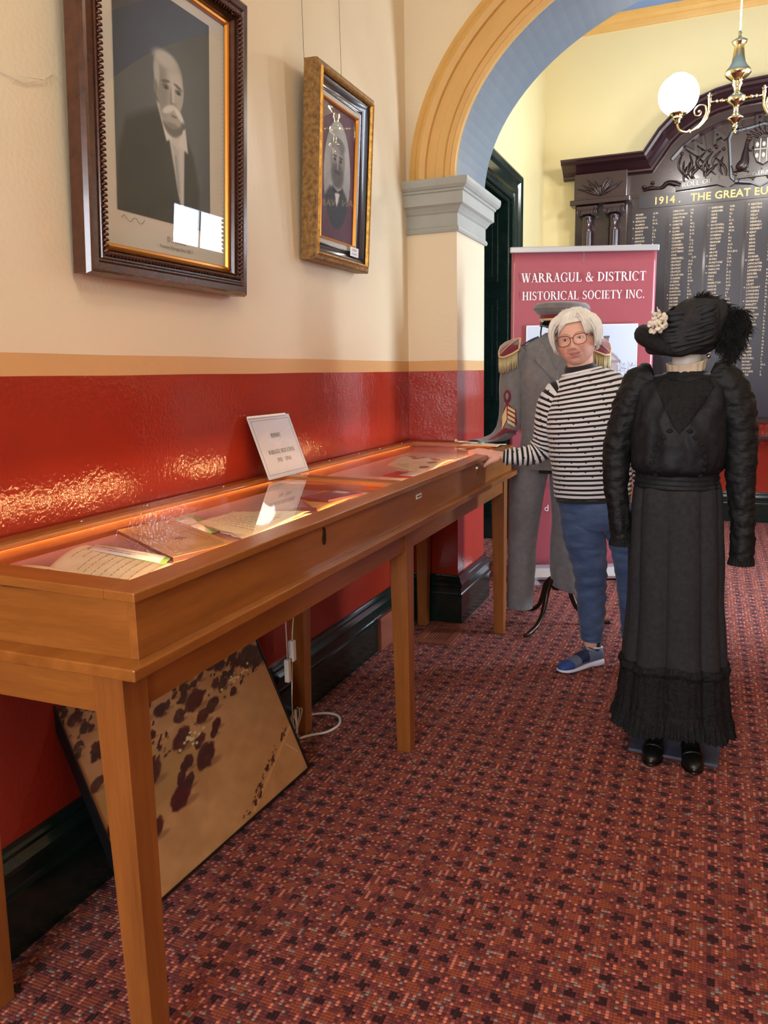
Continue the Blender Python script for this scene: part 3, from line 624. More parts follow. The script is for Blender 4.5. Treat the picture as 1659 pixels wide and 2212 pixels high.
# caption card propped on the notebook
cc = thing('caption_card', 'narrow white caption card with green border lying across the notebook', 'caption card', (.28, 1.45, FZ))
cz = FZ+.017
a, f = sheet('green_backing', [(.14, 1.49, cz-.002), (.395, 1.45, cz-.008), (.42, 1.385, cz-.01), (.165, 1.42, cz-.003)], K['gcard'], nu=2, nv=1, th=.0008); ch(a, cc)
a, f = sheet('white_card', [(.145, 1.482, cz-.001), (.38, 1.446, cz-.0068), (.402, 1.392, cz-.0084), (.17, 1.427, cz-.0018)], K['wpaper'], nu=2, nv=1, th=.0006); ch(a, cc)
mbt = MB(); 
for k, tx in enumerate(('MINUTE BOOK OF THE ADVISORY COUNCIL', 'HIGH SCHOOL   APRIL 1911')): 
    p = f(.45, .38+.3*k); put_text(mbt, tx, .0105, p, (.235, -.036, -.006), (-.35, 1.0, .0), sx=.75)
ch(mbt.build('caption_print', K['ink']), cc)
def book(name, base, u, v, w_, h_, t, mc, mp, label, group=None, z0=FZ):
    """book lying flat: base corner, u (width), v (height)"""
    r = thing(name, label, 'book', (base[0], base[1], z0), group=group); U, V = Vector((*u, 0)).normalized(), Vector((*v, 0)).normalized()
    def bx(nm, a0, a1, b0, b1, z0, z1, m): return MB().prism([(a0, b0), (a1, b0), (a1, b1), (a0, b1)], (0, 0, z0), U, V, (0, 0, z1-z0)).build(nm, m, r, bev=.0008)
    bx('pages', .003, w_-.003, .002, h_-.002, .0015, t-.0015, mp); c = bx('cover', 0, w_, 0, h_, t-.0015, t, mc); bx('back_cover', 0, w_, 0, h_, 0, .0015, mc); bx('spine', -.0015, .004, 0, h_, 0, t, K['browncov'])
    return r, U, V
r, U, V = book('exercise_book', (.058, 1.655), (.33, -.21), (.05, .19), .42, .185, .0135, K['brownpaper'], K['browncov'], 'old tan school magazine with printed title beside the notebook in the case')
w = MB(); put_text(w, 'High School', .034, U*.2+V*.1+Vector((0, 0, .0142)), U*0+V, -U, sx=.9)
r_ = .0139
for a, b, c, d in ((.02, .02, .4, .02), (.02, .165, .4, .165), (.02, .02, .02, .165), (.4, .02, .4, .165), (.05, .035, .37, .035), (.05, .15, .37, .15)):
    w.tube([U*a+V*b+Vector((0, 0, r_)), U*c+V*d+Vector((0, 0, r_))], .0005, 4)
q = U*.26+V*.095+Vector((0, 0, r_))
for k in range(7): w.tube([q+U*(.02*math.cos(k)*.9)+V*(.02*math.sin(k)), q+U*(.012*math.cos(k+2))+V*(.014*math.sin(k+2.4)), q+U*(.018*math.cos(k+4))+V*(.016*math.sin(k+4.2))], .0009, 4)
w.build('cover_print', K['inkfaint'], r)
cc = thing('caption_card', 'white caption card with green border lying flat behind the tan magazine', 'caption card', (.18, 1.8, FZ))
a, f = sheet('green_backing', [(.07, 1.80, FZ+.003), (.08, 1.97, FZ+.003), (.31, 1.77, FZ+.003), (.30, 1.60, FZ+.003)], K['gcard'], nu=1, nv=1, th=.001); ch(a, cc)
a, f = sheet('white_card', [(.105, 1.795, FZ+.004), (.113, 1.915, FZ+.004), (.29, 1.755, FZ+.004), (.282, 1.64, FZ+.004)], K['wpaper'], nu=1, nv=1, th=.0006); ch(a, cc)
w = MB()
for k, tx in enumerate(('SCHOOL MAGAZINE', '1912 - 1920')): put_text(w, tx, .017, f(.5, .42+.26*k), (.01, .17, 0), (-.2, .17, 0), sx=.8)
ch(w.build('caption_print', K['ink']), cc)
# brittle manuscript
ms = thing('manuscript', 'stack of brittle yellowed handwritten sheets in the middle of the first pane', 'papers', (.3, 1.9, FZ))
for k in range(3):
    dz = .003+.0035*k; e = .006*k
    a, f = sheet('loose_leaf', [(.19+e, 1.83-e, FZ+dz), (.18, 2.03, FZ+dz), (.44-e, 2.06, FZ+dz), (.455, 1.68+e, FZ+dz)], K['paper'], curl=lambda u, v, k=k: .004*math.sin(3*u+k)*math.sin(2.5*v+k), nu=18, nv=18, ragged=.005, seed=k+3); ch(a, ms)
scribble('handwriting', a, lambda u, v: f(v, u), [(.12, .8, x, .02) for x in (.2, .28, .36, .44, .52, .6, .68)], K['inkfaint'], 12)
# envelopes, folder, maroon wallet, red card
a, f = sheet('manila_folder', [(.28, 2.30, FZ+.004), (.25, 2.52, FZ+.006), (.42, 2.46, FZ+.006), (.43, 2.12, FZ+.004)], K['brownpaper'], 'worn manila folder lying under the maroon wallet', 'folder', curl=lambda u, v: .003*math.sin(PI*u), nu=8, nv=6, th=.003)
a, f = sheet('school_cap_ribbon', [(.36, 2.06, FZ+.004), (.33, 2.16, FZ+.005), (.45, 2.19, FZ+.004), (.46, 2.03, FZ+.003)], K['maroon'], 'dark maroon cloth strip lying before the manila folder', 'ribbon', th=.003, nu=6, nv=4)
bw = thing('wallet', 'maroon wallet with white print on the manila folder', 'wallet', (.36, 2.36, FZ+.009))
MB().prism([(-.062, -.09), (.062, -.09), (.062, .09), (-.062, .09)], (0, 0, 0), (.97, -.25, 0), (.25, .97, 0), (0, 0, .008)).build('wallet_body', K['maroon'], bw, bev=.002)
w = MB(); [w.prism([(-.04, y), (.02, y), (.02, y+.005), (-.04, y+.005)], (0, 0, .0082), (.97, -.25, 0), (.25, .97, 0), (0, 0, .0004)) for y in (.045, .056, .067)]; w.build('wallet_print', K['wpaper'], bw)
a, f = sheet('letter', [(.345, 2.50, FZ+.004), (.36, 2.54, FZ+.004), (.46, 2.54, FZ+.004), (.45, 2.33, FZ+.004)], K['paper'], 'faded letter lying against the middle bar of the case', 'letter', nu=5, nv=4); scribble('handwriting', a, f, [(.1, .9, x, .02) for x in (.2, .4, .6)], K['inkfaint'], 6)
bk, U, V = book('booklet', (.29, 2.6), (.1, -.02), (.02, .13), .13, .13, .008, K['redcard'], K['paper'], 'small red booklet just beyond the middle bar, nearest the glass edge')
a, f = sheet('card', [(.36, 2.64, FZ+.011), (.355, 2.75, FZ+.011), (.44, 2.74, FZ+.011), (.445, 2.62, FZ+.011)], K['wpaper'], 'small white card on the red booklet', 'card', nu=2, nv=2)
a, f = sheet('programme', [(.29, 2.97, FZ+.004), (.3, 3.12, FZ+.004), (.47, 3.08, FZ+.004), (.46, 2.93, FZ+.004)], K['redcard'], 'red and white programme in the second pane before the photograph page', 'programme', nu=4, nv=4)
sheet('programme_insert', [(.36, 2.98, FZ+.006), (.37, 3.09, FZ+.006), (.5, 3.06, FZ+.006), (.5, 2.95, FZ+.006)], K['wpaper'], parent=None, nu=2, nv=2)[0].parent = a
ph = thing('photograph_page', 'curled page of small portraits standing up in the second pane', 'photographs', (.3, 3.4, FZ))
crl = lambda u, v: .014*math.sin(PI*u)
a, f = sheet('page', [(.165, 3.33, FZ+.002), (.12, 3.72, FZ+.002), (.4, 3.62, FZ+.002), (.47, 3.02, FZ+.002)], K['paper'], curl=crl, nu=14, nv=12); ch(a, ph)
for k, (u, v) in enumerate(((.25, .78), (.5, .8), (.72, .75), (.85, .42), (.85, .62), (.66, .36), (.8, .2))):
    w = MB(); c = f(u, v); w.ell((c.x, c.y, c.z+.0004), (.022, .035, .0006), 14, 6); ch(w.build('portrait_print', K['inkfaint']), ph)
scribble('caption_lines', a, lambda u, v: f(v, u), [(.2, .7, x, .01) for x in (.1, .16)], K['inkfaint'], 3)

# ------------------------------------------------------------------ sign standing on the case
sg = thing('display_sign', 'clear acrylic sign reading memories of the high school, leaning on the red wall', 'sign', (.1, 2.54, lz(.1)))
lean = Vector((-.08, 0, .218)).normalized(); su = Vector((0, 1, 0)); sn = Vector((lean.z, 0, -lean.x))

SW, SH = .30, .232
def sp(x, y, d=0): return su*x+lean*y+sn*d
def quad(x0, y0, x1, y1, d, t=.0015): return MB().prism([(x0, y0), (x1, y0), (x1, y1), (x0, y1)], sn*d, su, lean, sn*t)
quad(-SW/2, 0, SW/2, SH, 0, .0012).build('paper_sheet', K['wpaper'], sg)
quad(-SW/2-.004, -.001, SW/2+.004, SH+.006, .0022, .0016).build('clear_cover', K['acrylic'], sg)
quad(-SW/2-.003, SH-.004, SW/2-.03, SH+.004, .0042, .0012).build('top_clip', K['white'], sg)
w = MB()
for x0, y0, x1, y1 in ((-.135, .014, .135, .015), (-.135, .217, .135, .218), (-.135, .014, -.134, .218), (.134, .014, .135, .218)): w.prism([(x0, y0), (x1, y0), (x1, y1), (x0, y1)], sn*.0014, su, lean, sn*.0002)
serif(w, 'MEMORIES', .013, sp(0, .152, .0016), su, lean, .07); serif(w, 'WARRAGUL HIGH SCHOOL', .0155, sp(.005, .088, .0016), su, lean, .19); serif(w, '1911 - 1994', .0155, sp(.003, .056, .0016), su, lean, .1)
w.prism([(-.035, .149), (.035, .149), (.035, .1498), (-.035, .1498)], sn*.0016, su, lean, sn*.0002)
w.build('sign_lettering', K['ink'], sg)
# ------------------------------------------------------------------ framed pictures on the wall
def wallpic(name, label, y0, W_, H_, x0, z0, tilt):
    r = thing(name, label, 'picture', (x0, y0, z0)); t = R(tilt)
    u, v, n = Vector((0, 1, 0)), Vector((math.sin(t), 0, math.cos(t))), Vector((math.cos(t), 0, -math.sin(t)))
    return r, (lambda x, y, d=0: u*x+v*y+n*d)
def frame_ring(mb, P, x0, y0, x1, y1, prof, mi=0, sm=False):
    mb.wrap([(x0, y0), (x1, y0), (x1, y1), (x0, y1)], [(-i, d) for i, d in prof], True, lambda p, h: P(p[0], p[1], h), mi, sm)
    return mb
def rnd(u, v, q): return np.clip(q, 0, 1)
def portrait_big(u, v0):
    v = v0+.1
    n = fbm(u, v0, 8, 3); c = np.stack([np.full(u.shape, x) for x in (70., 74., 82.)], -1)
    c *= (.78+.5*(1-np.hypot(u-.6, v-.62)*.9))[..., None]*(0.96+.08*n)[..., None]
    c = over(c, sm(.15, .45, v)*0, (0, 0, 0))
    body = np.clip(poly(u, v, [(.0, 0), (.02, .34), (.1, .5), (.26, .555), (.42, .6), (.66, .56), (.8, .44), (.86, .3), (.86, 0)], .02), 0, 1)
    c = over(c, body, (36, 36, 40)); c = over(c, body*sm(.5, .7, fbm(u, v0, 5, 9))*.25, (60, 60, 66))
    c = over(c, poly(u, v, [(.5, .56), (.7, .52), (.68, .14), (.62, .25)], .008), (196, 194, 190))
    c = over(c, poly(u, v, [(.4, .63), (.46, .62), (.56, .49), (.5, .47)], .006), (214, 212, 208)); c = over(c, poly(u, v, [(.68, .55), (.63, .47), (.74, .45), (.71, .56)], .006), (206, 204, 200))
    c = over(c, poly(u, v, [(.56, .47), (.63, .45), (.67, .15), (.6, .3)], .008), (176, 176, 174)); c = over(c, poly(u, v, [(.585, .42), (.61, .42), (.64, .25), (.62, .25)], .006)*.5, (120, 120, 122))
    c = over(c, el(u, v, .57, .57, .11, .07, .12), (104, 102, 99)); c = over(c, el(u, v, .555, .6, .12, .065, .12), (164, 160, 154)); c = over(c, el(u, v, .565, .545, .09, .016, .5)*.5, (90, 88, 86))
    head = el(u, v, .54, .715, .155, .125, .05); c = over(c, el(u, v, .53, .775, .155, .085, .08), (150, 148, 144))   # hair
    c = over(c, head, (168, 164, 158)); c = over(c, el(u, v, .46, .7, .07, .11, .6)*.45, (92, 90, 88)); c = over(c, el(u, v, .6, .745, .08, .05, .6)*.5, (206, 204, 198))
    c = over(c, el(u, v, .5, .83, .12, .035, .4), (178, 178, 176)); c = over(c, el(u, v, .41, .75, .028, .06, .4), (168, 168, 166)); c = over(c, el(u, v, .395, .69, .02, .03, .3), (120, 116, 112))
    for x in (.5, .635): 
        c = over(c, el(u, v, x, .712, .035, .012, .4), (92, 88, 86)); c = over(c, el(u, v, x+.004, .708, .012, .008, .3), (34, 32, 34)); c = over(c, el(u, v, x, .735, .045, .007, .5, .15 if x < .55 else -.15), (84, 82, 80))
    c = over(c, el(u, v, .578, .675, .016, .05, .5)*.6, (206, 202, 196)); c = over(c, el(u, v, .555, .665, .012, .05, .6)*.5, (104, 100, 96)); c = over(c, el(u, v, .582, .645, .028, .01, .4)*.6, (96, 92, 90))
    c = over(c, el(u, v, .53, .618, .07, .016, .35, .32), (206, 206, 202)); c = over(c, el(u, v, .64, .612, .06, .016, .35, -.42), (214, 214, 210)); c = over(c, el(u, v, .585, .595, .035, .006, .4)*.6, (84, 78, 76))
    return c
def portrait_oval(u, v):
    c = np.stack([np.full(u.shape, x) for x in (96., 58., 74.)], -1)*(0.9+.2*fbm(u, v, 10, 5))[..., None]
    o = el(u, v, .5, .5, .37, .4, .01); b = over(np.stack([np.full(u.shape, x) for x in (172., 172., 168.)], -1)*(.8+.3*fbm(u, v, 3, 2))[..., None], el(u, v, .5, .22, .33, .2, .08), (46, 50, 58))
    b = over(b, poly(u, v, [(.1, .28), (.3, .4), (.66, .42), (.9, .3), (.9, .0), (.1, 0)], .02), (48, 52, 60))
    b = over(b, poly(u, v, [(.4, .42), (.62, .42), (.5, .27)], .01), (206, 206, 202)); b = over(b, poly(u, v, [(.38, .41), (.52, .385), (.66, .42), (.64, .37), (.52, .375), (.4, .36)], .006), (26, 26, 30))
    b = over(b, el(u, v, .5, .6, .2, .17, .05), (138, 132, 128)); b = over(b, el(u, v, .5, .5, .17, .1, .3), (90, 86, 86)); b = over(b, el(u, v, .5, .72, .19, .06, .2), (112, 110, 108)); b = over(b, el(u, v, .45, .66, .12, .06, .5)*.6, (176, 170, 164))
    for x in (.42, .58): b = over(b, el(u, v, x, .615, .04, .012, .4), (50, 46, 48)); b = over(b, el(u, v, x, .64, .055, .008, .4), (60, 58, 58))
    b = over(b, el(u, v, .5, .575, .02, .045, .5)*.6, (186, 178, 172)); b = over(b, el(u, v, .5, .525, .09, .016, .4), (64, 60, 60))
    return c*(1-o[..., None])+b*o[..., None]
bp_, P = wallpic('framed_portrait', 'large portrait of a moustached man in a dark carved wooden frame', 1.627, .742, .895, .03, 1.648, 3.4)
w = MB(); frame_ring(w, P, 0, 0, .742, .895, [(0, -.02), (0, .02), (.006, .032), (.012, .036), (.03, .036), (.036, .03), (.04, .03)]); w.build('outer_frame', K['walnut'], bp_)
w = MB(); frame_ring(w, P, .04, .04, .702, .855, [(0, 0), (0, .03), (.003, .036), (.007, .036), (.01, .024), (.022, .02), (.028, .024), (.032, .016), (.034, .006)])
def rope(x0, y0, x1, y1, step=.0135):
    L = math.hypot(x1-x0, y1-y0); n = int(L/step); ux, uy = (x1-x0)/L, (y1-y0)/L
    for k in range(n):
        s0 = (k+.5)*L/n; a = P(x0+ux*(s0-.006)-uy*.006, y0+uy*(s0-.006)+ux*.006, .03); b = P(x0+ux*(s0+.006)+uy*.006, y0+uy*(s0+.006)-ux*.006, .03); m_ = P(x0+ux*s0, y0+uy*s0, .042)
        w.tube([a, m_, b], [.003, .0062, .003], 6)
for a in ((.055, .055, .687, .055), (.687, .055, .687, .84), (.687, .84, .055, .84), (.055, .84, .055, .055)): rope(*a)
w.build('carved_rope_moulding', K['walnut'], bp_)
w = MB(); frame_ring(w, P, .074, .074, .668, .821, [(0, 0), (0, .008), (.006, .012), (.012, .01), (.016, .002)]); w.build('gold_slip', K['goldsl'], bp_)
w = MB().prism([(.05, .05), (.69, .05), (.69, .845), (.05, .845)], P(0, 0, -.012), P(1, 0), P(0, 1), P(0, 0, .01)); w.build('mount', K['mount'], bp_)
picture('portrait_print', .425, .595, 130, 180, portrait_big, bp_, K['pic'], lambda x, y: P(x+.36, y+.478, .0))
w = MB(); put_text(w, 'D. McNEIL', .02, P(.40, .126, .0008), P(1, 0), P(0, 1)); w.build('name_print', K['inkfaint'], bp_); w = MB(); put_text(w, 'President Warragul Shire 1902-3', .014, P(.40, .106, .0008), P(1, 0), P(0, 1), sx=.85)
w.tube([P(.16+.012*k, .162+.008*math.sin(k*1.7), .001) for k in range(9)], .0006, 4); w.build('caption_print', K['inkfaint'], bp_)
MB().prism([(.07, .07), (.672, .07), (.672, .825), (.07, .825)], P(0, 0, .004), P(1, 0), P(0, 1), P(0, 0, .002)).build('glass', K['glass'], bp_)
sp_, P = wallpic('framed_portrait', 'smaller oval portrait in a worn gilt frame, left of the arch', 2.86, .54, .725, .028, 1.832, 3.6)
w = MB(); frame_ring(w, P, 0, 0, .54, .725, [(0, -.02), (0, .034), (.008, .04), (.02, .042)]); w.build('outer_frame', K['giltd'], sp_)
w = MB(); frame_ring(w, P, .02, .02, .52, .705, [(0, 0), (0, .042), (.006, .05), (.012, .046), (.016, .036)]); w.build('gilt_moulding', K['gilt'], sp_)
w = MB(); frame_ring(w, P, .036, .036, .504, .689, [(0, .03), (.004, .03), (.02, .012), (.034, .006), (.036, .012), (.042, .012), (.046, .004)], 0, True); w.build('dark_cove', K['jarrah'], sp_)
w = MB(); frame_ring(w, P, .08, .08, .46, .645, [(0, 0), (0, .008), (.018, .008), (.018, .0)]); w.build('silver_slip', K['mount'], sp_)
w = MB(); frame_ring(w, P, .098, .098, .442, .627, [(0, 0), (0, .012), (.007, .014), (.01, .002)]); w.build('gold_slip', K['goldsl'], sp_)
MB().prism([(.03, .03), (.51, .03), (.51, .695), (.03, .695)], P(0, 0, -.014), P(1, 0), P(0, 1), P(0, 0, .01)).build('backing', K['walnut'], sp_)
picture('portrait_print', .34, .525, 90, 130, portrait_oval, sp_, K['pic'], lambda x, y: P(x+.27, y+.3625, 0))
MB().prism([(.095, .095), (.445, .095), (.445, .63), (.095, .63)], P(0, 0, .004), P(1, 0), P(0, 1), P(0, 0, .002)).build('glass', K['glass'], sp_)
w = MB().prism([(.37, .058), (.455, .058), (.455, .096), (.37, .096)], P(0, 0, .022), P(1, 0), P(0, 1), P(0, 0, .001)); nl = w.build('paper_label', K['wpaper'], sp_)
w = MB(); put_text(w, 'PORTRAIT', .013, P(.412, .08, .0235), P(1, 0), P(0, 1), sx=.8); put_text(w, 'of councillor', .012, P(.412, .066, .0235), P(1, 0), P(0, 1), sx=.8); w.build('label_print', K['inkfaint'], nl)
for y, zt in ((2.94, 4.3), (3.28, 4.3)):
    tag(MB().tube([(.012, y, 2.56), (.006, y, 3.4), (.006, y, zt)], .0009, 5).build('hanging_wire', K['darkbrass']), 'thin picture wire rising above the gilt frame, %s of two' % ('left' if y < 3 else 'right'), 'wire', 'picture wires above the gilt frame')
w = MB(); w.tube([(.003, 1.62, 2.115), (.012, 1.58, 2.09), (.006, 1.52, 2.065), (.003, 1.46, 2.07), (.002, 1.42, 2.075)], .0008, 4); w.tube([(.012, 1.58, 2.09), (.01, 1.5, 2.075), (.002, 1.49, 2.055)], .0006, 4)
tag(w.build('cobweb_strand', K['mount']), 'wisp of cobweb on the cream wall left of the large portrait', 'cobweb')

# ------------------------------------------------------------------ aerial photograph leaning under the case
def aerial(u, v):
    n = fbm(u, v, 14, 21); n2 = fbm(u, v, 40, 22); c = np.stack([170+34*n, 124+30*n, 78+24*n], -1)
    c = over(c, sm(.8, 1.02, v)*.5, (170, 150, 140)); c = over(c, np.clip(el(u, v, .2, .45, .3, .12, .6)*.4, 0, 1), (136, 110, 56)); c = over(c, el(u, v, .75, .5, .5, .1, .6)*.35, (190, 150, 100))
    def line(pts, wd, col, a=.8):
        nonlocal c
        for p, q in zip(pts, pts[1:]):
            t = np.clip(((u-p[0])*(q[0]-p[0])+(v-p[1])*(q[1]-p[1]))/((q[0]-p[0])**2+(q[1]-p[1])**2), 0, 1); d = np.hypot((u-p[0]-t*(q[0]-p[0]))*1.45, v-p[1]-t*(q[1]-p[1])); c = over(c, (1-sm(wd*.5, wd, d))*a, col)
    line([(.62, .02), (1.0, .27)], .014, (212, 160, 104)); line([(.66, .02), (1.0, .24)], .006, (196, 142, 90)); line([(.35, .62), (.98, .78)], .012, (196, 150, 104)); line([(.3, .66), (.6, .92)], .008, (190, 150, 110), .6); line([(.93, .2), (.98, .12)], .006, (220, 180, 130))
    rr = np.random.default_rng(4)
    def tree(x, y, s, asp=1.6):
        nonlocal c
        e = el(u+.02*(n2-.5)+.02*(n-.5), v+.035*(n2-.5), x, y, s*1.25, s*asp*.5, .14, .62); c = over(c, np.clip(e*(.7+.6*n2), 0, 1), (62+rr.random()*20, 34+rr.random()*14, 36)); c = over(c, el(u, v, x+s*.4, y-s*.9, s*.9, s*.3, .4)*.4, (96, 64, 46))
    for x, y, s in ((.17, .27, .045), (.33, .33, .055), (.5, .42, .055), (.61, .53, .028), (.24, .50, .05), (.42, .56, .05), (.63, .63, .035), (.55, .70, .05), (.45, .67, .03), (.76, .63, .022), (.2, .62, .05), (.31, .66, .02), (.05, .40, .04), (.28, .78, .05), (.1, .72, .04), (.52, .85, .03), (.64, .87, .03), (.92, .76, .06), (.99, .74, .06), (.05, .9, .03), (.04, .6, .03)): tree(x, y, s)
    for k in range(210):
        x = rr.random(); y = .68+.33*rr.random()**.8; tree(x, y, .007+.028*rr.random()**2*(1.5-y), 1.2)
    for x, y, s in ((.38, .36, .03), (.36, .4, .022), (.4, .44, .03), (.56, .6, .035), (.5, .5, .03), (.58, .5, .022), (.72, .7, .03), (.68, .72, .025), (.14, .5, .03), (.1, .34, .035), (.22, .7, .035), (.38, .74, .03), (.84, .82, .03), (.74, .8, .03)): tree(x, y, s)
    for k in range(110):
        t = rr.random(); ln = rr.integers(0, 3); x, y = ((.05+.9*t, .48+.22*t) if ln == 0 else (.58+.4*t, .03+.26*t) if ln == 1 else (.3+.65*t, .6+.2*t)); tree(x+.01*rr.normal(), y+.012*rr.normal(), .004+.009*rr.random(), 1.1)
    for k in range(16): x, y = .46+.03*rr.normal(), .54+.02*rr.normal(); c = over(c, el(u, v, x, y, .008, .006, .3), (216, 200, 150))
    for k in range(12): x, y = .82+.05*rr.normal(), .70+.02*rr.normal(); c = over(c, el(u, v, x, y, .008, .006, .3), (226, 206, 150))
    return c
aA = Vector((.24, 1.53, .0)); aB = Vector((.275, 2.285, .0)); aU = (aB-aA); 
AW = .86; au = aU.normalized(); aO = aB-au*AW; av = Vector((-.235, 0, .535)).normalized(); av = (av-au*av.dot(au)).normalized(); an = au.cross(av); AHt = .60
if an.x < 0: an = -an
ap = thing('framed_aerial_photograph', 'sepia aerial photograph of farmland in a thin black frame, leaning under the case', 'picture', tuple(aO+Vector((0, 0, .013))))
PA = lambda x, y, d=0: au*x+av*y+an*d
w = MB(); frame_ring(w, PA, 0, 0, AW, AHt, [(0, -.026), (0, .003), (.005, .003), (.005, -.002)]); w.build('frame', K['black'], ap)
MB().prism([(.003, .003), (AW-.003, .003), (AW-.003, AHt-.003), (.003, AHt-.003)], PA(0, 0, -.026), PA(1, 0), PA(0, 1), PA(0, 0, .02)).build('backing_board', K['black'], ap)
picture('aerial_print', AW-.01, AHt-.01, 300, 210, aerial, ap, K['picgloss'], lambda x, y: PA(x+AW/2, y+AHt/2, -.003))

# ------------------------------------------------------------------ cables, floor vents
c1 = thing('lamp_cable', 'white cable with inline switch hanging beside the rear table leg', 'cable', (.16, 2.4, 0))
MB().tube([(0, .02, .86), (.0, .022, .7), (0, .018, .52), (.0, .005, .46), (0, .002, .43)], .0022, 6).tube([(0, -.004, .36), (-.005, -.01, .2), (-.01, .0, .08), (-.02, .06, .02)], .0022, 6).build('cord', K['cable'], c1)
MB().box(-.011, -.014, .355, .011, .012, .435).build('inline_switch', K['white'], c1, bev=.005)
c1 = thing('lamp_cable', 'white cable with connector block hanging left of the inline switch', 'cable', (.16, 2.36, 0))
MB().tube([(0, .03, .86), (.0, .02, .7), (0, .0, .56), (.0, .003, .44), (0, .002, .38)], .0018, 6).tube([(0, .008, .86), (.005, .012, .64), (0, .0, .52), (0, .002, .38)], .0018, 6).build('cord', K['cable'], c1)
MB().box(-.009, -.01, .29, .009, .012, .375).build('connector', K['cable'], c1, bev=.003)
w = MB(); pts = [(.10, 2.50, .006), (.12, 2.55, .005), (.15, 2.62, .005), (.19, 2.66, .005), (.175, 2.73, .005), (.12, 2.76, .005), (.07, 2.72, .005), (.05, 2.66, .005)]
pts = [(.125, 2.49, .006), (.155, 2.53, .006), (.2, 2.575, .006), (.215, 2.65, .006), (.18, 2.72, .006), (.12, 2.73, .006), (.06, 2.69, .006)]
w.tube(catmull(pts, 30), .0052, 8)
tag(w.build('power_cord', K['cable']), 'thick white power cord looping around the rear table leg on the carpet', 'cable')
w = MB()
for k in range(7): w.tube(catmull([(.1+.012*math.sin(k*2), 2.46+.01*k, .008), (.115+.01*math.cos(k), 2.47+.008*k, .05+.01*k), (.1, 2.49+.006*k, .1+.008*(k % 3)), (.085, 2.48+.01*k, .06), (.1, 2.455+.01*k, .01)], 18), .0026, 5)
tag(w.build('cable_bundle', K['cable']), 'tangled bundle of white cable behind the aerial photograph', 'cable')
vt = thing('floor_vent', 'reddish timber floor grille in the carpet at the foot of the arch pier', 'vent', (.25, 3.86, 0))
MB().prism([(-.1, -.17), (.1, -.17), (.1, .18), (-.1, .18), (-.1, -.17), (-.062, -.125), (-.062, .14), (.062, .14), (.062, -.125), (-.062, -.125)], (0, 0, .001), (1, 0, 0), (0, 1, 0), (0, 0, .007)).build('vent_frame', K['ventwood'], vt)
for k in range(9): MB().box(-.058+.0145*k-.0035, -.125, .001, -.058+.0145*k+.0045, .14, .0062).build('slat', K['ventwood'], vt)
MB().box(-.062, -.125, .0005, .062, .14, .0012).build('vent_opening', K['black'], vt)
w = MB().box(.02, 3.5, .0, .05, 3.72, .17); vb = tag(w.build('wall_vent_cover', K['ventwood'], bev=.004), 'reddish timber wall vent cover set in the green skirting', 'vent cover')

# ------------------------------------------------------------------ roll-up banner
BW, BH = .93, 2.145; ba = R(22.5); bu = Vector((math.cos(ba), math.sin(ba), 0)); bn = Vector((math.sin(ba), -math.cos(ba), 0)); bz = Vector((0, 0, 1))
bn_ = thing('rollup_banner', 'burgundy historical society roll-up banner standing behind the mannequins', 'banner', (.752, 5.23, 0))
PB = lambda x, z, d=0: bu*x+bz*z+bn*d
def bslab(name, x0, z0, x1, z1, d0, d1, m, par=bn_, bev=0): return MB().prism([(x0, z0), (x1, z0), (x1, z1), (x0, z1)], PB(0, 0, d0), bu, bz, bn*(d1-d0)).build(name, m, par, bev=bev)
w = MB(); nx = 40; vs = []; wv = lambda x, z: .008*math.cos((x/BW)*PI*1.0)*(-1)+.004*math.sin(7*x+2*z)
for z in np.linspace(.09, BH-.03, 30): vs += [PB(x, z, wv(x, z)) for x in np.linspace(-BW/2+.01, BW/2-.01, nx)]
w.add(vs, [(j*nx+i, j*nx+i+1, (j+1)*nx+i+1, (j+1)*nx+i) for j in range(29) for i in range(nx-1)], 0, True); w.build('banner_sheet', K['bannermat'], bn_, solid=.0008)
bslab('top_rail', -BW/2, BH-.035, BW/2, BH, -.012, .016, K['silver'], bev=.004)
w = MB().prism([(-.06, 0), (.06, 0), (.066, .02), (.045, .075), (.012, .09), (-.06, .09)], PB(-BW/2, .014), bn, bz, bu*BW); w.build('base_cassette', K['silver'], bn_, bev=.004)
for sx in (-.3, .3): 
    MB().prism([(-.025, -.13), (.0, -.16), (.025, -.13), (.025, .16), (-.025, .16)], PB(sx, .002), bu, bn, bz*.012).build('foot', K['silver'], bn_, bev=.002)
MB().tube([PB(0, .1, -.025), PB(0, BH-.02, -.018)], .008, 8).build('support_pole', K['silver'], bn_)
w = MB(); D = .0105
def tx(txt, z, h, wd): serif(w, txt, h, PB(.0, z, .0125), bu, bz, wd)
tx('WARRAGUL & DISTRICT', 1.93, .056, .785); tx('HISTORICAL SOCIETY INC.', 1.822, .052, .775)
put_text(w, 'd S', .062, PB(.012-.24, .47, .0125), bu, bz, align='LEFT'); put_text(w, 'h', .062, PB(-.19, .63, .0125), bu, bz, align='LEFT')
w.build('banner_lettering', K['bannertext'], bn_)
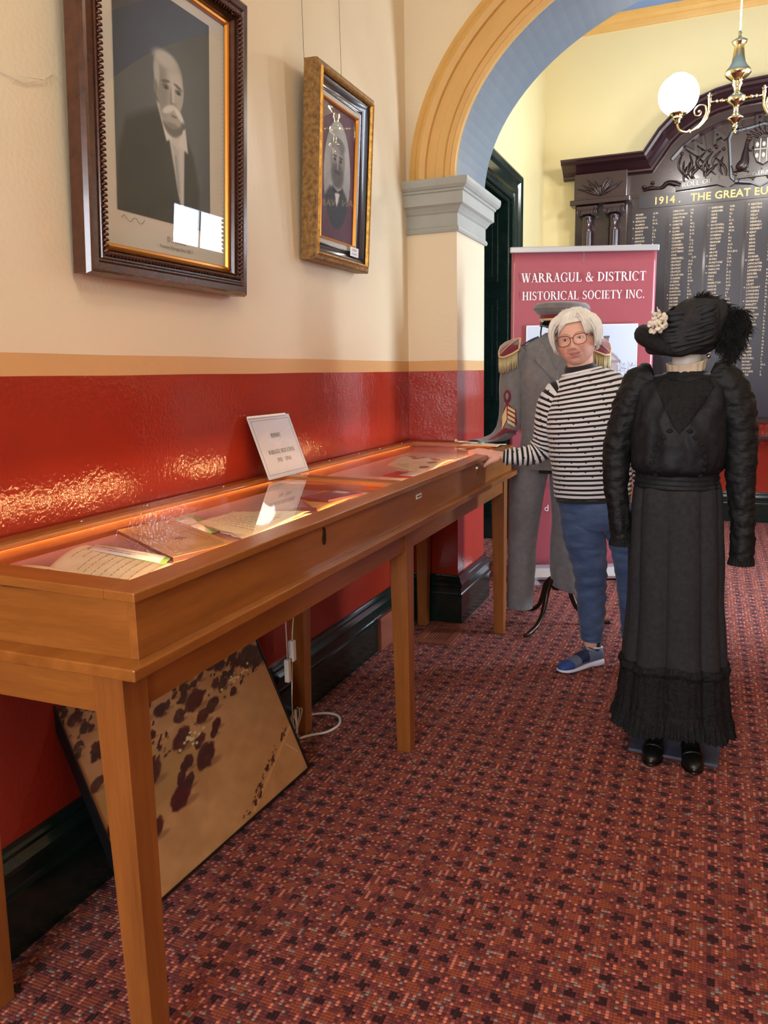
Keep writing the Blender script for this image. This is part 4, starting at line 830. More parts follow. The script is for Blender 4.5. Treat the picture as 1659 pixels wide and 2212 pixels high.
def bphoto(u, v):
    v = v-.28
    sky = np.array([206., 216, 232]); c = sky*(1-.0)+0*u[..., None]; c = c-np.array([20, 10, 0])*(1-v)[..., None]*0
    c = over(c, (np.abs(u-.63) < .0015)*1.0*(v > .5)*.4, (120, 130, 150)); c = over(c, el(u, v, .63, 2, .001, 1, .1), (0, 0, 0))
    c = over(c, poly(u, v, [(.3, .47), (.52, .62), (.585, .62), (.83, .42), (.83, .4), (.3, .4)], .002), (176, 168, 174)); c = over(c, poly(u, v, [(.7, .5), (.745, .48), (.745, .6), (.7, .6)], .002), (136, 124, 124)); c = over(c, poly(u, v, [(.695, .595), (.75, .595), (.75, .615), (.695, .615)], .002), (100, 96, 100))
    c = over(c, poly(u, v, [(.3, .43), (.83, .37), (.83, .05), (.3, .05)], .002), (182, 168, 164)); c = over(c, poly(u, v, [(.6, .38), (.75, .47), (.86, .38), (.86, .36), (.6, .36)], .002), (150, 140, 146)); c = over(c, poly(u, v, [(.64, .385), (.75, .455), (.83, .385)], .002), (196, 186, 184))
    for x in (.62, .71, .77, .5): 
        c = over(c, poly(u, v, [(x-.022, .12), (x+.022, .12), (x+.022, .3), (x-.022, .3)], .002), (222, 220, 222)); c = over(c, poly(u, v, [(x-.012, .14), (x+.012, .14), (x+.012, .28), (x-.012, .28)], .002), (110, 116, 128))
    c = over(c, sm(.0, .12, .12-v+.1*(fbm(u, v, 12, 5)-.5)), (120, 116, 110)); r = np.random.default_rng(2)
    def br(x, y, a, L, wd):
        nonlocal c
        x2, y2 = x+L*math.cos(a), y+L*math.sin(a); t = np.clip(((u-x)*(x2-x)+(v-y)*(y2-y))/(L*L), 0, 1); d = np.hypot(u-x-t*(x2-x), v-y-t*(y2-y)); c = over(c, (1-sm(wd*.5, wd, d))*.75, (116, 104, 100))
        if L > .025:
            for k in (-1, 1): br(x2, y2, a+k*(.3+.4*r.random()), L*(.6+.15*r.random()), max(wd*.65, .0012))
    br(.74, .0, 1.1, .14, .009); br(.97, .04, 1.6, .12, .005); br(.6, .0, 1.9, .1, .006); br(.84, .05, 1.3, .11, .004)
    c = over(c, (np.abs(u-.915) < .003)*(v < .5)*1.0, (206, 200, 196)); c = over(c, el(u+.02*(fbm(u, v, 20, 8)-.5), v, .88, .06, .06, .09, .2), (84, 92, 80))
    return c
picture('banner_photograph', .70, .66, 160, 150, bphoto, bn_, K['picgloss'], lambda x, y: PB(x-.005, y+1.332, .013))
w = MB()
for x0, z0, x1, z1 in ((-.36, 1.66, .35, 1.666), (-.36, .998, -.355, 1.666), (.345, .998, .35, 1.666), (-.36, .998, .35, 1.003)): w.prism([(x0, z0), (x1, z0), (x1, z1), (x0, z1)], PB(0, 0, .0128), bu, bz, bn*.0006)
w.build('white_border', K['bannertext'], bn_)

# ------------------------------------------------------------------ chandeliers
def spiral(cx, cz, r0_, r1_, a0, turns, n=34):
    return [(cx+(r0_+(r1_-r0_)*k/n)*math.cos(a0+turns*2*PI*k/n), 0, cz+(r0_+(r1_-r0_)*k/n)*math.sin(a0+turns*2*PI*k/n)) for k in range(n+1)]
def chandelier(loc, label, gm, rod_top):
    c = thing('chandelier', label, 'chandelier', loc)
    MB().lathe([(.006, .42), (.006, rod_top-.06), (.05, rod_top-.05), (.07, rod_top-.01), (.07, rod_top)], 16).build('rod', K['brass'], c)
    b = [(.001, -.20), (.007, -.19), (.009, -.178), (.004, -.17), (.014, -.16), (.018, -.148), (.008, -.14), (.02, -.128), (.03, -.118), (.05, -.105), (.052, -.1), (.03, -.085), (.016, -.065), (.014, -.045), (.018, -.03), (.022, -.02), (.045, -.008), (.058, .01), (.054, .035), (.03, .05), (.018, .065), (.022, .09), (.034, .11), (.026, .125), (.04, .135), (.07, .16), (.082, .175), (.078, .195), (.06, .215), (.045, .24), (.037, .28), (.032, .32), (.03, .345), (.044, .36), (.05, .372), (.03, .385), (.012, .395), (.008, .41), (.012, .42), (.007, .435)]
    MB().lathe(b, 32).build('turned_body', K['brass'], c)
    for sx in (-1, 1):
        T = Matrix.Diagonal((sx, 1, 1, 1)); a = MB(); a.T = T
        a.tube([(.05, 0, .02), (.12, 0, .022), (.165, 0, .022)], [.008, .006, .006], 8); a.ell((.09, 0, .022), (.012, .012, .012), 12, 8); a.ell((.12, 0, .022), (.008, .012, .012), 12, 8)
        a.lathe([(.002, .085), (.007, .075), (.005, .065), (.01, .055), (.012, .04), (.009, .01), (.006, -.01)], 12, (.165, 0, 0)); a.tube([(.152, 0, .07), (.165, 0, .05), (.178, 0, .07)], .0035, 6)
        a.tube(catmull([(.165, 0, .02), (.168, 0, -.04), (.19, 0, -.09), (.24, 0, -.135), (.30, 0, -.15), (.345, 0, -.135), (.362, 0, -.1), (.364, 0, -.085)], 28), .0075, 10)
        a.tube(catmull([(.27, 0, -.145), (.22, 0, -.11), (.185, 0, -.05), (.19, 0, .0), (.225, 0, .012), (.255, 0, -.01), (.255, 0, -.045), (.228, 0, -.055), (.214, 0, -.035), (.226, 0, -.02)], 46), [.006-.003*k/45 for k in range(46)], 8); a.ell((.228, 0, -.028), .008, 10, 8); a.ell((.285, 0, -.148), (.012, .012, .014), 10, 8)
        arm = a.build('arm', K['brass'], c)
        g = MB(); g.T = T; g.lathe([(.008, -.09), (.02, -.08), (.016, -.066), (.03, -.058), (.034, -.05), (.022, -.044), (.05, -.032), (.06, -.022), (.055, -.016), (.04, -.02)], 24, (.364, 0, 0)); g.build('gallery', K['brass'], arm)
        s_ = MB(); s_.T = T; s_.lathe([(.035, -.025), (.052, -.018)]+[(.132*math.sin(q), .095-.132*math.cos(q)) for q in np.linspace(.48, 2.75, 22)]+[(.05, .222), (.04, .226)], 32, (.364, 0, 0)); s_.build('globe', gm, c)
    return c
chandelier((1.592, 6.1, 3.115), 'brass chandelier with glowing opal globes in front of the honour board', K['globe'], ZC-3.115)
chandelier((1.654, .75, 3.0), 'unseen brass chandelier with opal globes, added to light the front hall', K['globe2'], ZC-3.0)  # out-of-view copy of the foyer chandelier, added to light the hall

# ------------------------------------------------------------------ honour board
HB = thing('honour_board', 'large carved dark timber honour board with gold names on the far wall', 'honour board', (1.885, YB, 0))
XC = 1.885; Y1 = 7.66                                              # main panel face
def hb(w, name, m, parent=HB, **kw):
    w.v = [(p[0]-XC, p[1]-YB, p[2]) for p in w.v]; return w.build(name, m, parent, **kw)
top = [(.9, 3.2), (.95, 3.27), (1.02, 3.37), (1.12, 3.465), (1.26, 3.55), (1.45, 3.615), (1.66, 3.65), (XC, 3.662)]
topm = top+[(2*XC-x, z) for x, z in top[:-1][::-1]]
hb(MB().prism([(.32, .9), (2*XC-.32, .9), (2*XC-.32, 3.1)]+[(x, z-.06) for x, z in topm[::-1]]+[(.32, 3.1)], (0, Y1, 0), (1, 0, 0), (0, 0, 1), (0, YB-Y1, 0)), 'back_panel', K['jarrah'])
cpf = [(-.13, 0), (-.13, .02), (-.115, .05), (-.1, .05), (-.095, .06), (-.07, .09), (-.045, .13), (-.03, .17), (-.03, .19), (-.01, .2), (0, .22), (.012, .22), (.012, 0)]
path = [(.2, 3.2)]+topm+[(2*XC-.2, 3.2)]
w = MB().wrap([(x, z) for x, z in path][::-1], [(o, h) for o, h in cpf], axes=lambda p, h: (p[0], Y1-h, p[1])); hb(w, 'cornice', K['jarrah'])
w = MB().wrap([(XC+ (x-XC)*.9, z-.2) for x, z in topm if z > 3.3][::-1], [(-.03, 0), (-.03, .025), (-.01, .035), (0, .03), (0, 0)], axes=lambda p, h: (p[0], Y1-h, p[1])); hb(w, 'inner_moulding', K['jarrah'])
for sx in (-1, 1):
    f = lambda x: XC+sx*(XC-x)*-1 if sx > 0 else x
    def bx(w, x0, y0, z0, x1, y1, z1): a, b = (x0, x1) if sx < 0 else (2*XC-x1, 2*XC-x0); return w.box(a, y0, z0, b, y1, z1)
    w = MB(); bx(w, .31, 7.54, 2.87, .765, Y1, 3.1); bx(w, .28, 7.5, 2.83, .795, Y1, 2.875); bx(w, .27, 7.49, .78, .8, YB, .92); bx(w, .29, 7.51, .92, .78, Y1, 1.0); bx(w, .31, 7.62, .9, .765, Y1+.001, 2.85)
    hb(w, 'pilaster', K['jarrah'], bev=.006)
    w = MB()                                                       # carved gum leaves on the block
    for k in range(11):
        q = PI*(k/10); x0 = .54 if sx < 0 else 2*XC-.54; r_ = .15+.04*math.sin(k*2.1); w.tube(catmull([(x0, 7.535, 2.9), (x0+.5*r_*math.cos(q), 7.525, 2.91+.25*r_*math.sin(q)+.03), (x0+r_*math.cos(q)*1.1, 7.53, 2.915+.65*r_*math.sin(q)+.06*abs(math.cos(q)))], 8), [.004, .01, .016, .018, .014, .01, .006, .002], 6, flat=.5)
    hb(w, 'carved_leaves', K['jarrahd'])
    for xc in (.43, .66):
        x = xc if sx < 0 else 2*XC-xc; w = MB().lathe([(.062, 1.0), (.064, 1.03), (.052, 1.04), (.056, 1.06), (.048, 1.08), (.05, 1.6), (.046, 2.6), (.05, 2.62), (.044, 2.63), (.045, 2.72), (.055, 2.735)], 24, (x, 7.565, 0))
        col = hb(w, 'column', K['jarrah'])
        w = MB().box(x-.09, 7.5, 2.79, x+.09, Y1, 2.815)
        for s2 in (-1, 1):
            sp2 = spiral(x+s2*.058, 2.765, .03, .004, PI/2, -s2*1.6, 26); w.tube([(p[0], 7.5, p[2]) for p in sp2], .0065, 6); w.T = None
            w.prism([(.03*math.cos(a), .03*math.sin(a)) for a in np.linspace(0, 2*PI, 20)[:-1]], (x+s2*.058, 7.505, 2.765), (1, 0, 0), (0, 0, 1), (0, .11, 0))
        w.box(x-.05, 7.51, 2.75, x+.05, 7.63, 2.79)
        for k in range(4): w.ell((x-.03+.02*k, 7.51, 2.765), (.008, .006, .01), 8, 6)
        o = hb(w, 'ionic_capital', K['jarrah'], col)
hb(MB().box(.8, 7.64, .94, 2*XC-.8, Y1+.002, 2.87).box(.25, 7.5, .76, 2*XC-.25, YB, .79), 'sill_frame', K['jarrah'], bev=.004)
band = hb(MB().box(.86, 7.632, 2.775, 2*XC-.86, 7.64, 2.885), 'title_band', K['slatepanel'])
w = MB(); put_text(w, '1914 .   THE GREAT EUROPEAN WAR   . 1918', .088, (XC-.005, 7.631, 2.80), (1, 0, 0), (0, 0, 1), off=.0015, cs=1.03, sx=1.0); o = hb(w, 'gold_title', K['goldleaf'], band)
PITCH = .31; cols = [.80+PITCH*k for k in range(7)]
N1 = ['ADAMS G.W.', 'ADDISON G.', '*AFFLECK D.C.', 'ALLMAN W.A.', '*ANDERSON L.', 'ANGUS C.E.', 'ANGUS F.J.', '*ARNOLD F.R.', 'ARNOLD T.', 'BAKER A.', 'BARNES J.']
N2 = 'CARLSON J.A.|CAWTHORN W.|CHAUTUM R.|CHRISTIE A.|*CHRISTIE W.J.|CLARK N.C.|*CLARK R.G.|CLEMENTS A.G.|CLEMENTS E.|COLLIER T.D.|CONNERS C.T.|COTTMAN F.G.|COTTMAN H.H.|COX I.C.|CRESSWELL C.H.|CROPLEY A.G.|CROPLEY H.E.|CROPLEY J.E.|CROPLEY L.G.|CROXFORD A.F.|CULMSEE E.G.|CUZENS N.W.|DALTON G.|DALZELL A.|DAWSON A.E.|*DAWSON A.N.|*DECKER A.|DECKER J.E.|DECKER W.|DIXON J.|DUNN A.|EVANS R.'.split('|')
N3 = '-GARDNER G.M.|GARDNER W.I.|GAUL S.J.|GIBBS R.|GILES H.C.|-GOODWILL Alf.|GOODWILL Arth.|GOODWILL W.H.|GORMAN F.|GOURLEY A.J.|GRAHAM W.|GRAY A.H.|GRAY E.G.|GROVE M.A.(Dr)|*GROVE T.L.|GUNN J.W.|GUNSTONE H.A.|*HADLOW E.C.|HADLOW J.|*HAINES A.G.|HALE R.C.|HALL N.V.|HAMILTON A.C.|HARDIE G.N.|HARDIE G.J.|-HARDIE J.S.|HARBECK R.|HARKNESS W.S.|HARLOW E.A.J.|HART A.|HASTINGS A.|HASTINGS S.H.|HAWKIN A.E.|HILL A.|HOBBS J.|HOLT W.|HOPE A.|HORNE J.|HOSKIN R.|HOWE J.|HUNT A.|HUNT J.|HUNTER A.J.|HYDE A.'.split('|')
N4 = '*KEATING A.|KEATING J.|KEEBLE W.|KELLY J.|KELLY P.|KENDALL R.|KENNEDY A.|KENNEDY J.|*KENT W.|KEW H.|KIDD A.|KING A.|KING E.|KING G.|KING W.|KORNER H.|*LAMPORT J.|LANCASTER A.|LANCASTER T.|LAWRENCE R.|LEGUIER A.|LENNOX W.|LEWIS A.|LILLEY H.|*LOCKHART R.|LONGDEN A.|LONSDALE C.|LONSDALE W.|*MANNING F.|MARLETT G.|MARSHALL T.|-MARTIN A.|MATTHEWS H.|MAYNARD J.|*MEEKING A.|*MEREDITH E.|MILES A.|MILES H.|MILLAR T.|MILLER F.|MILLS H.|-MILLS H.|MILNER B.|MIRAMS A.|MIRAMS A.|*MITCHELL J.|MONK L.|MOODY W.S.|MORRIS T.|MULCARE J.|MURIE B.'.split('|')
for k, x in enumerate(cols):
    p = hb(MB().box(x+.006, 7.634, .96, x+PITCH-.014, 7.6415, 2.755), 'name_panel', K['slatepanel'])
    hb(MB().box(x-.012, 7.628, .95, x-.002, 7.64, 2.77).box(x+.0, 7.63, .95, x+.004, 7.64, 2.77), 'divider', K['jarrah'])
    if k < 4:
        L = (N1, N2, N3, N4)[k]; w = MB(); w9 = MB(); top_z = (2.718, 2.722, 2.722, 2.722)[k]
        for i, nm in enumerate(L):
            z = top_z-i*.0283; mk = nm[0] if nm[0] in '*-' else ''; nm = nm.lstrip('*-'); sn_, ini = nm.split(' ', 1); y_ = 7.6325
            put_text(w, sn_, .0225, (x+.036, y_, z), (1, 0, 0), (0, 0, 1), align='LEFT', off=.0004, cs=1.0, sx=.9, res=1); put_text(w9, ini, .0225, (x+.182 if len(sn_) < 9 else x+.205, y_, z), (1, 0, 0), (0, 0, 1), align='LEFT', off=.0004, cs=1.05, sx=.9, res=1)
            if mk == '*': w.prism([(.006*math.cos(a), .006*math.sin(a)) for a in (0, PI/2, PI, 1.5*PI)], (x+.02, y_, z+.009), (1, 0, 0), (0, 0, 1), (0, -.0003, 0))
            elif mk: put_text(w, 'MC', .01, (x+.02, y_, z+.004), (1, 0, 0), (0, 0, 1))
        hb(w, 'gold_surnames', K['palegold'], p); hb(w9, 'gold_initials', K['palegold'], p)
# carved tympanum
w = MB()
word = 'WARRAGUL'
for k, chh in enumerate(word):
    q = R(90+ (3.5-k)*10.6); rr_ = 1.0; cx_, cz_ = XC+.86*math.cos(q)*1.0, 2.55+.86*math.sin(q)
    cx_, cz_ = XC+.99*math.cos(R(90+(3.5-k)*9.2)), 2.42+.97*math.sin(R(90+(3.5-k)*9.2)); a = R((3.5-k)*9.2)
    put_text(w, chh, .155, (cx_, 7.632, cz_-.055), (math.cos(a), 0, math.sin(a)), (-math.sin(a), 0, math.cos(a)), depth=-.026, off=.006)
hb(w, 'carved_town_name', K['jarrahd'])
w = MB(); shp = [(-.25, .36), (-.27, .3), (-.25, .1), (-.24, -.02), (-.2, -.06), (-.08, -.08), (0, -.12), (.08, -.08), (.2, -.06), (.24, -.02), (.25, .1), (.27, .3), (.25, .36), (.1, .38), (0, .4), (-.1, .38)]
w.prism(shp, (XC-.06, Y1+.0, 2.975), (1, 0, 0), (0, 0, 1), (0, -.035, 0)); cr = hb(w, 'shield_backing', K['jarrahd'], bev=.008)
w = MB(); s_in = [(x*.96, z*.96) for x, z in shp]; w.wrap(s_in[::-1], [(0, 0), (0, .008), (.012, .008), (.012, 0)], True, lambda p, h: (XC-.06+p[0], Y1-.035-h, 2.975+p[1])); hb(w, 'pale_shield_edge', K['slate'], cr)
w = MB(); w.prism([(-.075, .12), (.075, .12), (.075, 0), (.05, -.06), (0, -.09), (-.05, -.06), (-.075, 0)], (XC-.05, Y1-.035, 3.12), (1, 0, 0), (0, 0, 1), (0, -.03, 0)); sh = hb(w, 'small_shield', K['jarrah'], cr, bev=.004)
w = MB()
for x in (-.025, .025): w.box(XC-.05+x-.003, Y1-.07, 3.05, XC-.05+x+.003, Y1-.064, 3.235)
w.box(XC-.12, Y1-.07, 3.15, XC+.02, Y1-.064, 3.156)
for i in range(3):
    for j in range(2): w.ell((XC-.1+.05*i, Y1-.067, 3.105+.085*j), (.014, .005, .02), 8, 6)
hb(w, 'shield_charges', K['mount'], cr)
w = MB()                                                          # kangaroo and emu supporters, rays above
for s2 in (-1, 1):
    x = XC-.05+s2*.14
    if s2 < 0:
        w.tube(catmull([(x-.045, Y1-.05, 2.99), (x-.03, Y1-.055, 3.02), (x, Y1-.06, 3.07), (x+.005, Y1-.06, 3.14), (x+.012, Y1-.055, 3.2), (x+.02, Y1-.05, 3.24)], 16), [.008, .014, .03, .042, .045, .042, .038, .032, .028, .024, .02, .017, .015, .016, .018, .008], 10); w.ell((x+.028, Y1-.055, 3.245), (.024, .014, .014), 10, 8)
        w.tube([(x+.005, Y1-.06, 3.07), (x+.02, Y1-.06, 3.03), (x-.005, Y1-.06, 3.0), (x+.04, Y1-.06, 2.985)], [.02, .014, .009, .007], 8); w.tube([(x+.015, Y1-.06, 3.17), (x+.05, Y1-.06, 3.15), (x+.06, Y1-.06, 3.18)], .007, 6); w.tube([(x-.02, Y1-.055, 3.03), (x-.08, Y1-.05, 3.0), (x-.1, Y1-.05, 3.05)], [.016, .01, .004], 8); w.ell((x+.016, Y1-.05, 3.268), (.005, .005, .016), 8, 6)
    else:
        w.ell((x, Y1-.055, 3.12), (.055, .03, .045), 14, 10); w.tube(catmull([(x-.03, Y1-.055, 3.14), (x-.045, Y1-.055, 3.2), (x-.03, Y1-.055, 3.25), (x-.055, Y1-.055, 3.27)], 12), .012, 8); w.tube([(x, Y1-.055, 3.09), (x+.01, Y1-.055, 3.03), (x-.01, Y1-.055, 2.985)], .008, 8); w.tube([(x+.02, Y1-.055, 3.09), (x+.03, Y1-.055, 2.985)], .008, 8)
for k in range(9): q = R(30+15*k); w.tube([(XC-.05+.05*math.cos(q), Y1-.04, 3.24+.03*math.sin(q)), (XC-.05+.16*math.cos(q), Y1-.04, 3.24+.1*math.sin(q))], [.012, .003], 6)
for k in range(14): q = k*2.4; w.tube([(XC-.06+.2*math.cos(q), Y1-.04, 2.94+.03*math.sin(3*q)), (XC-.06+.22*math.cos(q+.3), Y1-.045, 2.97+.04*math.sin(q))], [.006, .002], 5)
hb(w, 'carved_supporters', K['jarrahd'], cr)
def ribbon(name, pts, wd, txt, tsz):
    w = MB(); n = len(pts); vs = []
    for i, p in enumerate(pts): vs += [(p[0], p[1], p[2]-wd/2), (p[0], p[1], p[2]+wd/2), (p[0], p[1]+.012, p[2]+wd/2), (p[0], p[1]+.012, p[2]-wd/2)]
    w.add(vs, [(i*4+j, i*4+(j+1) % 4, i*4+4+(j+1) % 4, i*4+4+j) for i in range(n-1) for j in range(4)]+[(3, 2, 1, 0), (n*4-4, n*4-3, n*4-2, n*4-1)]); r = hb(w, name, K['jarrahd'])
    if txt: t = MB(); a = Vector(pts[0]); b = Vector(pts[-1]); put_text(t, txt, tsz, (a+b)/2+Vector((0, -.003, -tsz*.35)), b-a, (0, 0, 1), depth=-.006, off=.001); hb(t, name+'_lettering', K['jarrah'], r)
    return r
ribbon('australia_ribbon', [(XC-.24, Y1-.055, 2.965), (XC+.13, Y1-.055, 2.975)], .05, 'AUSTRALIA', .05)
for sx in (-1, 1):
    F = (lambda x: x) if sx < 0 else (lambda x: 2*XC-x)
    if sx < 0: ribbon('roll_of_honour_ribbon', [(1.16, Y1-.03, 2.935), (1.5, Y1-.035, 2.955)], .075, 'ROLL OF', .06)
    else: ribbon('honour_ribbon', [(2.27, Y1-.035, 2.955), (2.61, Y1-.03, 2.935)], .075, 'HONOUR', .06)
    w = MB(); w.tube(catmull([(F(1.2), Y1-.02, 2.95), (F(1.1), Y1-.035, 2.975), (F(1.04), Y1-.015, 2.94), (F(.95), Y1-.03, 2.945), (F(.89), Y1-.02, 2.925)], 18), [.03, .03, .028, .024, .02, .022, .026, .026, .02, .016, .014, .016, .02, .02, .016, .012, .01, .004], 8, flat=.45); w.ell((F(.9), Y1-.02, 2.955), (.02, .02, .014)); w.ell((F(.97), Y1-.02, 2.985), (.018, .018, .014))
    hb(w, 'carved_scroll', K['jarrahd']); hb(MB().prism([(-.1, 0), (-.03, .055), (.09, .02), (.1, -.0), (.02, -.05)], (F(1.56), Y1, 2.93), (1, 0, 0), (0, 0, 1), (0, -.03, 0)), 'carved_ribbon_end', K['jarrahd'])
    w = MB(); rr = random.Random(5)
    for k in range(17):
        x0 = 1.2+.33*(k/16); z0 = 3.19-.05*(k % 3); x1 = x0+rr.uniform(-.1, .1); L = rr.uniform(.12, .2); w.tube(catmull([(F(x0), Y1-.01, z0), (F((x0+x1)/2+rr.choice((-.035, .035))), Y1-.03, z0-L*.5), (F(x1), Y1-.012, z0-L)], 9), [.004, .009, .012, .014, .013, .011, .008, .005, .002], 6, flat=.6)
    for k in range(7): w.ell((F(1.2+.055*k), Y1-.015, 3.2+.02*(k % 2)), (.014, .012, .013), 8, 6)
    hb(w, 'carved_gum_leaves', K['jarrahd'])
# ------------------------------------------------------------------ figure helpers
def voxel(mb, size, smooth=2, dec=None):
    o = mb.build('tmp', []); md = o.modifiers.new('r', 'REMESH'); md.mode = 'VOXEL'; md.voxel_size = size; md.use_smooth_shade = True
    if smooth: s = o.modifiers.new('s', 'SMOOTH'); s.iterations = smooth; s.factor = .5
    dg = bpy.context.evaluated_depsgraph_get(); me = bpy.data.meshes.new_from_object(o.evaluated_get(dg))
    vs = [v.co.copy() for v in me.vertices]; fs = [tuple(p.vertices) for p in me.polygons]; bpy.data.objects.remove(o); bpy.data.meshes.remove(me); return vs, fs
def vmesh(mb, size, smooth=2, mi=0, T=None):
    vs, fs = voxel(mb, size, smooth)
    if T is not None: vs = [T @ v for v in vs]
    return vs, fs
def capsule(mb, a, b, ra, rb, n=12):
    a, b = Vector(a), Vector(b); mb.tube([a, b], [ra, rb], n); mb.ell(a, ra, n, 8); mb.ell(b, rb, n, 8)
def hand(curl=.25, spread=1.0, thumb=(.052, .012, -.012), side=1):
    """palm down, fingers along -X, thumb towards -Y; wrist at the origin"""
    h = MB()
    for i, (y, L, z) in enumerate(((-.028, .074, .0), (-.009, .082, .004), (.011, .076, .003), (.029, .06, -.002))):
        k = Vector((-.082+abs(i-1.2)*.004, y*side, .006+z)); capsule(h, (-.012, y*.75*side, .0), k, .0135, .0112)
        d = Vector((-1, (y*2.6+.01)*spread*side*.9, 0)).normalized(); p = k; seg = (L*.46, L*.3, L*.24); ang = (-.12-curl*.2, .15+curl*.9, .2+curl*1.0); a = 0; r0_ = (.0098, .0088, .0078, .0064)
        for j in range(3):
            a += ang[j]; q = p+(d*math.cos(a)+Vector((0, 0, -1))*math.sin(a))*seg[j]; capsule(h, p, q, r0_[j], r0_[j+1]); p = q
    capsule(h, (.012, 0, 0), (-.03, 0, .002), .022, .02); h.ell((-.045, 0, -.004), (.042, .034*1.05, .014), 16, 10)
    p = Vector((-.018, -.022*side, -.006)); t1, t2, t3 = p+Vector((-.026, -.022*side, -.012)), p+Vector((-.048, -.036*side, -.03)), p+Vector((-.062, -.043*side, -.047))
    capsule(h, p, t1, .0165, .013); capsule(h, t1, t2, .0125, .0105); capsule(h, t2, t3, .0105, .0085)
    return h
def shoe(mb, st, n=28, mi=0, floor=True):
    """stations (y, half width, z0, z1, x offset) : rounded section between z0 and z1"""
    A = catmull(st, 40); vs = []
    for y, w_, z0, z1, x0 in A:
        for k in range(n):
            q = 2*PI*k/n; c, s = math.cos(q), math.sin(q); e = .55 if s < 0 else .9; zz = (z0+z1)/2+math.copysign(abs(s)**e, s)*(z1-z0)/2; vs.append((x0+math.copysign(abs(c)**(.75 if s < 0 else 1), c)*w_, y, zz))
    m = len(A); mb.add(vs, [(i*n+k, i*n+(k+1) % n, (i+1)*n+(k+1) % n, (i+1)*n+k) for i in range(m-1) for k in range(n)]+[tuple(range(n))[::-1], tuple(range(m*n-n, m*n))], mi, True)
def fold(amp, n_, ph=0, seed=0, s=9): return lambda u, q, p: amp*(math.sin(n_*q+ph+2*nz(p, 3, seed))+.7*nz(p, s, seed))

# ------------------------------------------------------------------ the woman
WO = thing('person', 'smiling white-haired person in striped jumper, glasses and jeans, hand on the case', 'person', (1.05, 3.58, 0), R(7.56))
HR = Matrix.Rotation(R(-9), 4, 'Y') @ Matrix.Rotation(R(-9), 4, 'Z'); HT = Matrix.Translation((-.078, -.02, 1.512)) @ HR
def G(x, z, cx, cz, sx, sz): return np.exp(-(((x-cx)/sx)**2+((z-cz)/sz)**2)/2)
def headpts(nu=190, nv=150, grow=0.0):
    j, i = np.meshgrid(np.arange(nv+1), np.arange(nu), indexing='ij'); a = PI*j/nv; b = 2*PI*i/nu
    dx, dy, dz = np.sin(a)*np.cos(b), np.sin(a)*np.sin(b), -np.cos(a)
    x = .0765*np.sign(dx)*np.abs(dx)**.92; y = .094*dy; z = np.where(dz > 0, .113*dz, .116*dz)
    low = np.clip(-z/.116, 0, 1); x = x*(1-.20*low**2.6*.8)*(1+.06*G(0*z, z, 0, -.045, 1, .035)); y = np.where(y < 0, y*(1-.10*low**2), y*(1-.28*low**1.3)); y = y-.012*low
    f = np.clip(-dy, 0, 1)**.5; ax = np.abs(x); rosy = np.zeros_like(x)
    d = 0*x
    d += .0085*G(x, z, 0, -.002, .0085, .022)+.021*G(x, z, 0, -.032, .0105, .0115)+.0085*G(ax, z, .0135, -.0375, .0065, .0065)-.004*G(ax, z, .0075, -.046, .004, .003)
    d += -.0135*G(ax, z, .031, .004, .0175, .0115)+.0055*G(ax, z, .03, .026, .022, .008)+.0095*G(ax, z, .031, .003, .0125, .0065)-.003*G(ax, z, .03, -.0135, .016, .003)
    d += .0095*G(ax, z, .044, -.03, .017, .017)-.006*G(ax, z, .031+.25*(-.045-z), -.05, .0035, .014)+.004*G(ax, z, .046, -.066, .012, .014)-.0025*G(ax, z, .033, -.078, .003, .01)
    zm = z-5.5*x*x*1.0
    d += .009*G(x, z, 0, -.062, .03, .02)*.8+.0042*G(x, zm, 0, -.0575, .019, .0042)+.005*G(x, zm, 0, -.0705, .016, .0052)-.0065*G(x, zm, 0, -.0638, .022, .0019)-.003*G(x, z, 0, -.081, .015, .004)
    d += .0075*G(x, z, 0, -.098, .019, .012)+.0055*G(ax, z, .022, -.112, .02, .012)
    d += .0006*np.sin(z*900)*G(x, z, 0, .06, .04, .018)+.0012*G(ax, z, .004, .024, .0016, .007)*-1
    rosy = .85*G(x, zm, 0, -.0575, .019, .0036)+.95*G(x, zm, 0, -.0702, .0165, .0044)+.28*G(ax, z, .043, -.03, .018, .014)+.25*G(x, z, 0, -.034, .01, .01)+.12*G(ax, z, .03, -.012, .014, .006); rosy *= f
    y = y-d*f
    if grow: s = 1+grow/np.sqrt(x*x+y*y+z*z); x, y, z = x*s, y*s, z*s
    return x, y, z, dx, dy, dz, rosy
hx, hy, hz, hdx, hdy, hdz, hro = headpts()
nv_, nu_ = hx.shape[0]-1, hx.shape[1]
body = MB(); hv = [HT @ Vector(p) for p in zip(hx.ravel(), hy.ravel(), hz.ravel())]
body.add(hv, [(j*nu_+i, j*nu_+(i+1) % nu_, (j+1)*nu_+(i+1) % nu_, (j+1)*nu_+i) for j in range(nv_) for i in range(nu_)], 0, True, {'rosy': list(np.clip(hro.ravel(), 0, 1))})
def HP(x, y, z): return HT @ Vector((x, y, z))
ears = MB()
for s in (-1, 1):
    body.ell(HP(s*.077, .012, -.008), (.009, .017, .027), 14, 10, rot=HR.to_3x3()); body.ell(HP(s*.081, .008, -.012), (.005, .01, .016), 12, 8, rot=HR.to_3x3())
body.tube(catmull([HP(0, .02, -.06), HP(0, .012, -.11), (-.052, .01, 1.36), (-.045, .015, 1.28)], 12), [.06, .058, .057, .056, .056, .056, .057, .058, .06, .065, .07, .075], 24)
0 and loft(body, [(-.062, -.05, 1.416, .02, .012), (-.0605, -.048, 1.408, .044, .03), (-.058, -.036, 1.398, .05, .036), (-.055, -.018, 1.384, .052, .04), (-.052, -.0, 1.34, .05, .045)], 12, 28, at=False)
